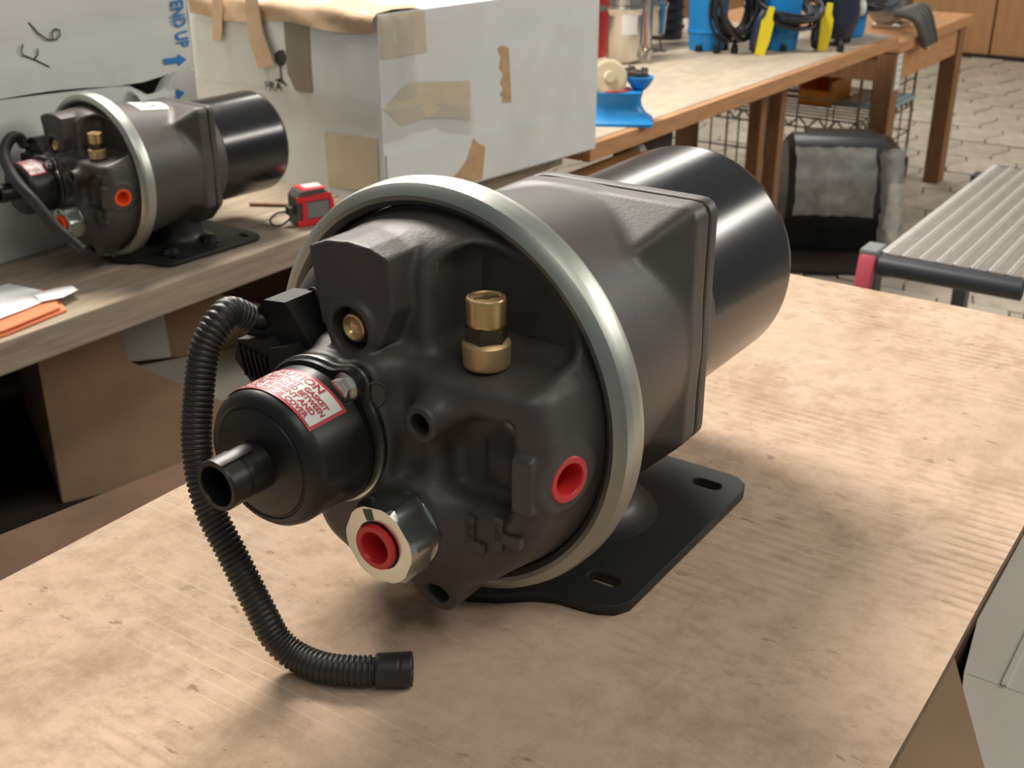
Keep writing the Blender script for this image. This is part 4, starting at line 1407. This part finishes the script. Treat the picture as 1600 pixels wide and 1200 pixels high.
bk_seg = [((RX, y, 0.06), (RX, y, RZ)) for y in np.linspace(0, RY, 6)] + [((RX, 0, z), (RX, RY, z)) for z in (0.20, 0.50)]
link('mesh_panel', wires(bk_seg, 0.0028, 'mesh_panel'), wr)['kind'] = 'stuff'
sh = []
for z in (0.30, 0.335):
    sh += [((-0.004, 0, z), (-0.004, RY, z)), ((RX, 0, z), (RX, RY, z)), ((0, -0.004, z), (RX, -0.004, z))]
n = 22
for k in range(n):
    y0, y1 = RY * k / n, RY * (k + 1) / n
    sh.append(((-0.004, y0, 0.30 if k % 2 else 0.335), (-0.004, y1, 0.335 if k % 2 else 0.30)))
    x0, x1 = RX * k / n, RX * (k + 1) / n
    sh.append(((x0, -0.004, 0.30 if k % 2 else 0.335), (x1, -0.004, 0.335 if k % 2 else 0.30)))
for k in range(1, 12):
    sh.append(((RX * k / 12, 0, 0.335), (RX * k / 12, RY, 0.335)))
link('wire_shelf', wires(sh, 0.0036, 'wire_shelf'), wr)['kind'] = 'stuff'
for x, y in ((0, 0), (0, RY), (RX, 0), (RX, RY)):
    link('post', MB().tube([(x, y, 0.0), (x, y, RZ)], 0.005, 8).mesh('post', M_WIRE), wr)
link('bottom_tray', MB().box((0.20, -0.02, 0.105), (0.36, 0.02, 0.09)).mesh('bottom_tray', M_GREYC), wr)

oc = thing('amber_bin', 'small amber plastic bin on the wire rack', 'bin', (4.27, 1.525, 0.340))
mb = MB()
mb.box((0, 0, 0.0025), (0.20, 0.12, 0.005))
mb.box((0.0975, 0, 0.05), (0.005, 0.12, 0.10))
mb.box((0, 0.0575, 0.045), (0.195, 0.005, 0.08))
mb.box((0, -0.0575, 0.045), (0.195, 0.005, 0.08))
mb.box((-0.0975, 0, 0.025), (0.005, 0.12, 0.045))
link('bin_body', mb.mesh('bin_body', M_CRATE), oc)
link('rim', MB().box((0.075, 0, 0.100), (0.055, 0.145, 0.012), bevel=0.003).mesh('rim', M_CRATE), oc)
link('front_lip', MB().box((-0.104, 0, 0.048), (0.014, 0.125, 0.012), bevel=0.003).mesh('front_lip', M_CRATE), oc)
lt = thing('plastic_tray', 'flat pale blue plastic tray on the wire rack shelf', 'tray', (4.36, 1.365, 0.340))
link('tray_plate', MB().box((0, 0, 0.005), (0.34, 0.20, 0.010), bevel=0.004).mesh('tray_plate', M_LID), lt)
link('tray_rim', MB().box((0, 0, 0.012), (0.30, 0.16, 0.006), bevel=0.002).mesh('tray_rim', M_LID), lt)

# ------------------------------------------------------------------ pumps on the bench
def blue_pump(loc, label, rz, coil_off):
    t = thing('submersible_pump', label, 'pump', loc, rz, 'blue submersible pumps on the long bench')
    link('pump_body', MB().lathe([(0, 0), (0, 0.0460), (0.004, 0.0480), (0.040, 0.0510), (0.046, 0.0520), (0.049, 0.0545), (0.053, 0.0545), (0.056, 0.0525), (0.150, 0.0540), (0.250, 0.0540), (0.262, 0.048), (0.268, 0.036), (0.268, 0)], 40).mesh('pump_body', M_BLUE, True, 35), t)
    hd = MB()
    hd.tube(spline([(-0.03, 0, 0.262), (-0.03, 0, 0.30), (0, 0, 0.315), (0.03, 0, 0.30), (0.03, 0, 0.262)], 6), 0.007, 10)
    link('handle', hd.mesh('handle', M_BLUE, True, 60), t)
    for k in range(3):
        mb = MB()
        a = 0.8 + 2 * PI * k / 3
        mb.box((0.050 * math.cos(a), 0.050 * math.sin(a), 0.009), (0.020, 0.016, 0.018), Matrix.Rotation(a, 3, 'Z'), bevel=0.003)
        link('foot', mb.mesh('foot', M_BLACKP), t)
    return t
def cable_coil(loc, label, R, n, tilt, rz, seed):
    rnd = random.Random(seed)
    mb = MB()
    for k in range(n):
        r = R + rnd.uniform(-0.014, 0.014)
        oz = rnd.uniform(-0.022, 0.022)
        cx, cy = rnd.uniform(-0.008, 0.008), rnd.uniform(-0.008, 0.008)
        P = []
        for i in range(36):
            a = 2 * PI * i / 36
            P.append((cx + r * math.cos(a), cy + r * 1.12 * math.sin(a), oz + 0.006 * math.sin(2 * a + k)))
        mb.tube(P, 0.0042, 6, closed=True)
    o = link('cable_coil', mb.mesh('cable_coil', M_CABLE, True, 80), None, loc, (tilt, 0, rz))
    return tag(o, label, 'cable', 'black cable coils on the pumps')
def float_switch(loc, label, rz, lean):
    t = thing('float_switch', label, 'float switch', loc, rz, 'yellow float switches')
    mb = MB()
    mb.lathe([(0, 0.004), (0.006, 0.014), (0.030, 0.020), (0.075, 0.020), (0.100, 0.013), (0.112, 0.006), (0.112, 0)], 20)
    mb.V = [Vector((v.x - 0.013, v.y * 0.75, v.z)) for v in mb.V]
    link('float_body', mb.mesh('float_body', M_NAVY, True, 50), t)
    mb = MB()
    mb.prism([(-0.012, 0.0), (0.012, 0.0), (0.017, 0.040), (0.016, 0.085), (0.009, 0.098), (0.008, 0.125), (-0.006, 0.125), (-0.008, 0.098), (-0.016, 0.085)], 0.012, frame((0.0, -0.014, 0.0), (1, 0, 0), (0, 0, 1)))
    link('yellow_half', mb.mesh('yellow_half', M_YELLOW), t)
    for c in t.children:
        c.rotation_euler = (0, lean, 0)
    return t
blue_pump((3.055, 1.440, ZB), 'bright blue submersible pump nearest the steel pots on the long bench', 0.3, None)
blue_pump((3.180, 1.282, ZB), 'bright blue submersible pump between the two yellow float switches', 0.9, None)
cable_coil((3.034, 1.352, ZB + 0.122), 'thick black cable coil hanging on the blue pump nearest the steel pots', 0.066, 20, math.radians(82), math.radians(-18), 3)
cable_coil((3.178, 1.279, ZB + 0.115), 'black cable loops around the blue pump between the float switches', 0.086, 13, math.radians(20), math.radians(-30), 4)
float_switch((3.058, 1.288, ZB + 0.001), 'yellow float switch standing between the two blue pumps', math.radians(-60), math.radians(10))
float_switch((3.215, 1.175, ZB + 0.001), 'yellow float switch right of the blue pumps, beside the navy pump', math.radians(-60), math.radians(4))
for k, (x, y, lab) in enumerate(((3.005, 1.385, 'small black cable plug in front of the first blue pump'), (3.030, 1.345, 'small black cable plug beside the first yellow float'), (3.215, 1.120, 'black cable plug standing in front of the navy pump'))):
    t = thing('cable_plug', lab, 'plug', (x, y, ZB), 0.0, 'cable plugs on the long bench')
    link('plug_body', MB().lathe([(0, 0), (0, 0.010), (0.012, 0.010), (0.024, 0.007), (0.030, 0.004), (0.030, 0)], 14).mesh('plug_body', M_BLACKP, True, 40), t)
    link('plug_pin', MB().tube([(0, 0, 0.029), (0, 0, 0.036)], 0.002, 6).mesh('plug_pin', M_CABLE), t)

# navy pump
nv = thing('navy_pump', 'dark navy barrel-shaped pump with white cap on the long bench', 'pump', (3.350, 1.185, ZB), math.radians(-50))
link('pump_body', MB().lathe([(0.018, 0.0), (0.018, 0.034), (0.024, 0.046), (0.06, 0.058), (0.16, 0.060), (0.21, 0.052), (0.225, 0.036), (0.225, 0)], 36).mesh('pump_body', M_NAVY, True, 40), nv)
link('white_cap', MB().lathe([(0.0, 0.0), (0.0, 0.024), (0.012, 0.024), (0.018, 0.019), (0.018, 0.0)], 24, axis((0.052, -0.012, 0.100), (1, -0.1, 0.1))).mesh('white_cap', M_WHITE, True, 40), nv)
for k in range(3):
    a = 2 * PI * k / 3 + 0.4
    link('foot', MB().box((0.040 * math.cos(a), 0.040 * math.sin(a), 0.013), (0.026, 0.018, 0.026), Matrix.Rotation(a, 3, 'Z'), bevel=0.003).mesh('foot', M_BLACKP), nv)
# blue base with a cable heap
bb = thing('blue_drum_pump', 'squat blue pump buried under a heap of black cable', 'pump', (3.520, 1.235, ZB), 0.0)
link('pump_body', MB().lathe([(0, 0), (0, 0.066), (0.010, 0.072), (0.060, 0.074), (0.066, 0.078), (0.074, 0.078), (0.080, 0.070), (0.150, 0.066), (0.170, 0.05), (0.170, 0)], 36).mesh('pump_body', M_BLUE, True, 40), bb)
link('discharge_neck', MB().lathe([(0.168, 0.0), (0.168, 0.022), (0.200, 0.022), (0.200, 0.0)], 20).mesh('discharge_neck', M_BLUE, True, 40), bb)
cable_coil((3.520, 1.235, ZB + 0.098), 'black cable heap piled around the squat blue pump', 0.100, 12, math.radians(5), 0.4, 6)

# steel pump with dark straps on the end table
sp_ = thing('steel_pump', 'silver steel pump with finned body on the far end table', 'pump', (4.20, 1.29, ZT), 0.0)
link('motor_body', MB().lathe([(0, 0), (0, 0.052), (0.01, 0.058), (0.16, 0.058), (0.175, 0.046), (0.18, 0.0)], 32, axis((-0.06, 0.01, 0.075), (1, 0.15, 0))).mesh('motor_body', M_STEELB, True, 40), sp_)
for k in range(7):
    link('fin', MB().lathe([(0, 0.058), (0, 0.066), (0.006, 0.066), (0.006, 0.058)], 28, axis(Vector((-0.04 + 0.02 * k, 0.013 + 0.003 * k, 0.075)), (1, 0.15, 0))).mesh('fin', M_STEELB), sp_)
link('foot', MB().box((0.02, 0.01, 0.008), (0.12, 0.10, 0.016), bevel=0.003).mesh('foot', M_STEELB), sp_)
link('flange', MB().lathe([(0, 0), (0, 0.045), (0.012, 0.045), (0.012, 0.020), (0.05, 0.020), (0.05, 0.030), (0.06, 0.030), (0.06, 0)], 24, axis((-0.07, -0.005, 0.105), (-1, -0.25, 0.15))).mesh('flange', M_STEEL, True, 40), sp_)
sk = thing('hose_bundle', 'dark grey hose bundle with brass fitting hanging off the end table edge', 'hose', (4.02, 1.20, ZT))
mb = MB()
for k in range(5):
    mb.tube(spline([(-0.05 + 0.03 * k, 0.02, 0.075), (-0.02 + 0.03 * k, -0.038, 0.060 + 0.006 * k), (0.01 + 0.032 * k, -0.064, 0.006 - 0.004 * (k % 2)), (0.035 + 0.03 * k, -0.068, -0.030)], 6), 0.013 - 0.001 * k, 8)
link('hose', mb.mesh('hose', M_TAPEG, True, 60), sk)
link('brass_fitting', MB().lathe([(0, 0), (0, 0.012), (0.02, 0.012), (0.02, 0.009), (0.034, 0.009), (0.034, 0)], 16, axis((0.055, -0.060, -0.012), (0.2, -0.3, -1))).mesh('brass_fitting', M_BRASS_D, True, 40), sk)
link('silver_coupling', MB().lathe([(0, 0), (0, 0.017), (0.034, 0.017), (0.034, 0.012), (0.06, 0.012), (0.06, 0)], 18, axis((0.10, -0.02, 0.050), (1, -0.2, 0.1))).mesh('silver_coupling', M_STEEL, True, 40), sk)

# steel pots and red tank behind the white carton
rt = thing('red_tank', 'red cylindrical tank with grey band peeking past the white carton', 'tank', (2.775, 1.665, ZB))
link('tank_body', MB().lathe([(0, 0), (0, 0.060), (0.004, 0.062), (0.25, 0.062), (0.285, 0.045), (0.30, 0.020), (0.30, 0)], 36).mesh('tank_body', M_REDT, True, 40), rt)
link('band', MB().lathe([(0.118, 0.062), (0.118, 0.0635), (0.132, 0.0635), (0.132, 0.062)], 36).mesh('band', M_GREYP), rt)
link('valve', MB().lathe([(0.30, 0), (0.30, 0.012), (0.33, 0.012), (0.33, 0)], 14).mesh('valve', M_STEEL), rt)
t1 = thing('steel_tank', 'polished steel tank with white paper label beside the red tank', 'tank', (2.738, 1.520, ZB))
link('tank_body', MB().lathe([(0, 0), (0, 0.036), (0.010, 0.044), (0.12, 0.047), (0.135, 0.052), (0.140, 0.052), (0.145, 0.046), (0.26, 0.046), (0.28, 0.03), (0.28, 0)], 36).mesh('tank_body', M_STEEL, True, 35), t1)
lv, lf = [], []
for j in range(2):
    for i in range(9):
        a = math.radians(195 + 50 * i / 8 + 4)
        lv.append((0.0485 * math.cos(a), 0.0485 * math.sin(a), 0.075 + 0.055 * j))
for i in range(8):
    lf.append((i, i + 1, i + 10, i + 9))
pl = link('paper_label', new_mesh('paper_label', lv, lf, M_WHITE, True), t1)
link('clamp_band', MB().lathe([(0.148, 0.046), (0.148, 0.049), (0.160, 0.049), (0.160, 0.046)], 36).mesh('clamp_band', M_STEEL), t1)
link('drain_nut', MB().lathe([(0, 0), (0, 0.009), (0.010, 0.009), (0.010, 0.006), (0.022, 0.006), (0.022, 0)], 16, axis((0.012, -0.058, 0.012), (0.3, -0.2, 1))).mesh('drain_nut', M_STEEL, True, 30), t1)
t2 = thing('steel_pot', 'polished steel pump pot with thin pipe between the labelled tank and blue pump', 'pot', (2.960, 1.575, ZB))
link('pot_body', MB().lathe([(0.035, 0), (0.035, 0.042), (0.045, 0.048), (0.110, 0.052), (0.118, 0.056), (0.124, 0.056), (0.130, 0.048), (0.260, 0.046), (0.27, 0)], 36).mesh('pot_body', M_STEEL, True, 35), t2)
link('side_pipe', MB().lathe([(0.0, 0.0), (0.0, 0.018), (0.010, 0.018), (0.012, 0.013), (0.26, 0.013), (0.26, 0)], 18, Matrix.Translation((-0.052, -0.030, 0.0))).mesh('side_pipe', M_STEEL, True, 35), t2)
st = MB()
st.tube([(0.045 * math.cos(2 * PI * i / 28), 0.045 * math.sin(2 * PI * i / 28), 0.038) for i in range(28)], 0.003, 6, closed=True)
for a in (0.3, 2.4, 4.5):
    st.tube([(0.045 * math.cos(a), 0.045 * math.sin(a), 0.038), (0.056 * math.cos(a), 0.056 * math.sin(a), 0.003), (0.068 * math.cos(a), 0.068 * math.sin(a), 0.003)], 0.0028, 6)
link('wire_stand', st.mesh('wire_stand', M_WIRE), t2)
bkp = thing('black_motor', 'black finned motor standing behind the steel pot', 'motor', (3.185, 1.640, ZB))
link('motor_body', MB().lathe([(0, 0), (0, 0.050), (0.006, 0.055), (0.20, 0.055), (0.22, 0.04), (0.22, 0)], 32).mesh('motor_body', M_CABLE, True, 40), bkp)
for k in range(6):
    link('fin', MB().lathe([(0, 0.055), (0, 0.061), (0.006, 0.061), (0.006, 0.055)], 28, Matrix.Translation((0, 0, 0.03 + 0.028 * k))).mesh('fin', M_CABLE), bkp)

# opened blue pump casing beside the white carton
pc_ = thing('pump_casing', 'opened blue pump casing with cream impeller beside the white carton', 'pump casing', (2.085, 1.172, ZB), math.radians(-62))
def loft(sections, nm, m, par, smooth=True):
    mb = MB()
    n = len(sections[0])
    V = [p for s_ in sections for p in s_]
    F = []
    for j in range(len(sections) - 1):
        for i in range(n):
            a, b = j * n + i, j * n + (i + 1) % n
            F.append((a, b, b + n, a + n))
    F.append(tuple(range(n))[::-1])
    F.append(tuple((len(sections) - 1) * n + i for i in range(n)))
    return link(nm, mb.add(V, F).mesh(nm, m, smooth, 35), par)
def rrect(w, d, z, r, n=5, cx=0, cy=0):
    out = []
    for qx, qy, a0 in ((1, 1, 0), (-1, 1, PI / 2), (-1, -1, PI), (1, -1, 3 * PI / 2)):
        for k in range(n):
            a = a0 + PI / 2 * k / (n - 1)
            out.append(Vector((cx + qx * (w / 2 - r) + r * math.cos(a), cy + qy * (d / 2 - r) + r * math.sin(a), z)))
    return out
loft([rrect(0.150, 0.094, 0.0, 0.012), rrect(0.150, 0.094, 0.006, 0.012), rrect(0.122, 0.074, 0.018, 0.016), rrect(0.104, 0.060, 0.034, 0.020), rrect(0.100, 0.062, 0.048, 0.022), rrect(0.106, 0.072, 0.058, 0.026), rrect(0.108, 0.074, 0.064, 0.026)], 'casing_foot', M_BLUE, pc_)
link('gasket', MB().lathe([(0.0642, 0.024), (0.0642, 0.036), (0.0672, 0.036), (0.0672, 0.024)], 28, Matrix.Translation((-0.006, 0, 0))).mesh('gasket', M_GASK), pc_)
link('impeller', MB().lathe([(0.0, 0.0), (0.0, 0.034), (0.004, 0.036), (0.010, 0.036), (0.012, 0.030), (0.012, 0.012), (0.020, 0.010), (0.020, 0.0)], 36, axis((-0.016, -0.010, 0.088), (0.25, -0.9, 0.30))).mesh('impeller', M_CREAM, True, 35), pc_)
link('shaft', MB().lathe([(0, 0), (0, 0.014), (0.012, 0.014), (0.014, 0.018), (0.024, 0.018), (0.026, 0.011), (0.038, 0.011), (0.040, 0.015), (0.050, 0.015), (0.050, 0)], 24, axis((0.010, 0.010, 0.094), (1, 0.2, -0.05))).mesh('shaft', M_SHAFT, True, 35), pc_)
link('volute_bowl', MB().lathe([(0, 0.0), (0, 0.012), (0.006, 0.018), (0.018, 0.026), (0.026, 0.028), (0.026, 0.023), (0.012, 0.012), (0.010, 0.0)], 28, Matrix.Translation((0.046, 0.012, 0.0640))).mesh('volute_bowl', M_BLUE, True, 35), pc_)

# ------------------------------------------------------------------ floor level, under the right bench
tbx = thing('black_tub', 'black round-backed plastic tub under clear film in front of the table leg', 'tub', (3.62, 1.255, 0.0), math.radians(-62))
def half_shell(x0, x1, R, z0, H, nm):
    secs = []
    prof = []
    n = 18
    for k in range(n + 1):
        a = PI / 2 + (PI * 0.62) * k / n
        prof.append((R * math.cos(a), z0 + R + R * math.sin(a)))
    prof += [(-R * 0.55, z0), (R * 0.75, z0), (R * 0.95, z0 + 0.05), (R * 0.95, z0 + 1.72 * R), (R * 0.55, z0 + 1.80 * R), (R * 0.2, z0 + 1.86 * R)]
    mb = MB()
    V = [(x, y, z) for x in (x0, x1) for y, z in prof]
    m_ = len(prof)
    F = [(i, (i + 1) % m_, m_ + (i + 1) % m_, m_ + i) for i in range(m_)] + [tuple(range(m_))[::-1], tuple(range(m_, 2 * m_))]
    return mb.add(V, F).mesh(nm, M_TUB, True, 40)
# axis of the rounded drum runs across the view
TL, TR = -0.14, 0.16
mb = MB()
prof = []
for k in range(25):
    a = math.radians(20 + 200 * k / 24)
    prof.append((0.165 * math.cos(a), 0.205 + 0.165 * math.sin(a)))
prof += [(-0.09, 0.015), (0.13, 0.015)]
m_ = len(prof)
V = [(x, y, z) for x, s_ in ((TL, 0.90), (TL + 0.02, 1.0), (TR, 1.0)) for y, z in [(py * s_, 0.19 + (pz - 0.19) * s_) for py, pz in prof]]
F = [(j * m_ + i, j * m_ + (i + 1) % m_, (j + 1) * m_ + (i + 1) % m_, (j + 1) * m_ + i) for j in range(2) for i in range(m_)] + [tuple(range(m_))[::-1], tuple(range(2 * m_, 3 * m_))]
link('tub_body', mb.add(V, F).mesh('tub_body', M_TUB, True, 40), tbx)
link('rim_flange', MB().box((TR + 0.015, 0.0, 0.295), (0.07, 0.30, 0.085), bevel=0.008).mesh('rim_flange', M_TUB), tbx)
link('top_rim', MB().box((0.03, 0.03, 0.366), (0.22, 0.10, 0.012), bevel=0.004).mesh('top_rim', M_TUB), tbx)
link('label_patch', MB().box((-0.005, -0.1685, 0.205), (0.075, 0.002, 0.026)).mesh('label_patch', M_TAPE_T), tbx)
V, F = crumple(lambda u_, v_: (TL + 0.02 + 0.24 * u_, -0.172 * math.cos(math.radians(-18 + 75 * v_)) - 0.002, 0.205 + 0.172 * math.sin(math.radians(-18 + 75 * v_))), 16, 10, 0.003, 51)
link('film_wrap', new_mesh('film_wrap', V, F, M_FILM, True), tbx)
V, F = crumple(lambda u_, v_: (TR - 0.030 + 0.075 * u_ + 0.01 * math.sin(v_ * 5), -0.185 - 0.012 * math.sin(u_ * 5), 0.030 + 0.34 * v_), 6, 16, 0.005, 53)
link('film_wrap', new_mesh('film_wrap', V, F, M_FILM, True), tbx)
link('shade_slab', MB().box((0.0, -0.06, 0.0075), (0.46, 0.46, 0.015)).mesh('shade_slab', M_DARKW), tbx)  # dark slab reaching forward in place of shade on the floor

ru = thing('rusty_fitting', 'rust brown pipe fitting lump behind the bench legs', 'fitting', (3.30, 1.575, 0.0))
mb = MB()
mb.lathe([(0, 0), (0, 0.07), (0.09, 0.07), (0.10, 0.05), (0.19, 0.045), (0.20, 0.06), (0.22, 0.06), (0.22, 0)], 20)
link('pipe_body', mb.mesh('pipe_body', M_RUST, True, 40), ru)
link('elbow', MB().tube(spline([(0, 0, 0.16), (0.04, -0.05, 0.20), (0.06, -0.10, 0.16), (0.06, -0.12, 0.10)], 6), 0.036, 14).mesh('elbow', M_RUST, True, 60), ru)
link('union_nut', MB().prism([(0.055 * math.cos(PI / 3 * k), 0.055 * math.sin(PI / 3 * k)) for k in range(6)], 0.03, Matrix.Translation((0, 0, 0.22))).mesh('union_nut', M_RUST), ru)

fo = thing('silver_bag', 'crumpled silver plastic bag tucked under the long bench edge', 'bag', (2.17, 1.16, 0.0))
V, F = [], []
rnd = random.Random(77)
for j in range(9):
    for i in range(14):
        a = 2 * PI * i / 14
        ph = -PI / 2 + PI * j / 8
        k = 0.10 * (1 + rnd.uniform(-0.16, 0.16))
        V.append((k * math.cos(ph) * math.cos(a), 0.7 * k * math.cos(ph) * math.sin(a), 0.30 + 0.30 * math.sin(ph) * (1 + 0.03 * rnd.uniform(-1, 1))))
for j in range(8):
    for i in range(14):
        a, b = j * 14 + i, j * 14 + (i + 1) % 14
        F.append((a, b, b + 14, a + 14))
link('bag_body', new_mesh('bag_body', V, F, M_FOIL, False), fo)
link('bag_knot', MB().lathe([(0.59, 0.010), (0.610, 0.016), (0.622, 0.010), (0.630, 0.0)], 10).mesh('bag_knot', M_FOIL), fo)

# ------------------------------------------------------------------ folding aluminium platform
pt = thing('step_platform', 'ribbed aluminium work platform with black front edge and pink end cap', 'platform', (2.275, 0.655, 0.0))
PW, PL, PH = 0.262, 0.86, 0.450
nb_ = 8
wv = PW / nb_
for k in range(nb_):
    y = -wv * (k + 0.5)
    link('deck_slat', MB().box((PL / 2, y, PH - 0.0065), (PL, wv - 0.0030, 0.013)).mesh('deck_slat', M_ALU), pt)
    link('slat_rib', MB().box((PL / 2, y + wv / 2 - 0.0028, PH + 0.0012), (PL, 0.0044, 0.0034), bevel=0.0008, seg=1).mesh('slat_rib', M_ALU_L), pt)
    link('slat_rib', MB().box((PL / 2, y + wv / 2 - 0.0090, PH + 0.0006), (PL, 0.0022, 0.0018), bevel=0.0005, seg=1).mesh('slat_rib', M_ALU_L), pt)
link('side_trim', MB().box((PL / 2, 0.003, PH - 0.012), (PL, 0.008, 0.032), bevel=0.002).mesh('side_trim', M_ALU_L), pt)
link('side_trim', MB().box((PL / 2, -PW - 0.003, PH - 0.012), (PL, 0.008, 0.032), bevel=0.002).mesh('side_trim', M_ALU_L), pt)
link('front_trim', MB().tube([(-0.012, 0.004, PH - 0.021), (-0.012, -PW - 0.004, PH - 0.021)], 0.0205, 16).mesh('front_trim', M_TRIMB, True, 50), pt)
link('rear_trim', MB().tube([(PL + 0.012, 0.004, PH - 0.021), (PL + 0.012, -PW - 0.004, PH - 0.021)], 0.0205, 16).mesh('rear_trim', M_TRIMB, True, 50), pt)
ec = MB()
ec.box((-0.030, 0.026, PH - 0.046), (0.022, 0.034, 0.088), Matrix.Rotation(0.22, 3, 'Y'), bevel=0.005)
e_ = link('end_cap', ec.mesh('end_cap', M_PINK, True, 40), pt)
e_['label'] = 'pink red plastic end cap'
link('hinge_plate', MB().box((0.004, 0.026, PH + 0.001), (0.060, 0.036, 0.016), bevel=0.004).mesh('hinge_plate', M_GREYP), pt)
for x, y in ((0.02, 0.03), (PL - 0.02, 0.03), (0.02, -PW - 0.03), (PL - 0.02, -PW - 0.03)):
    link('leg', MB().box((x, y, 0.215), (0.05, 0.035, 0.43), bevel=0.003).mesh('leg', M_GREYP if y < 0 else M_TRIMB), pt)
link('cross_brace', MB().box((0.03, -PW / 2, 0.30), (0.02, PW, 0.03)).mesh('cross_brace', M_TRIMB), pt)

bpy.context.view_layer.update()
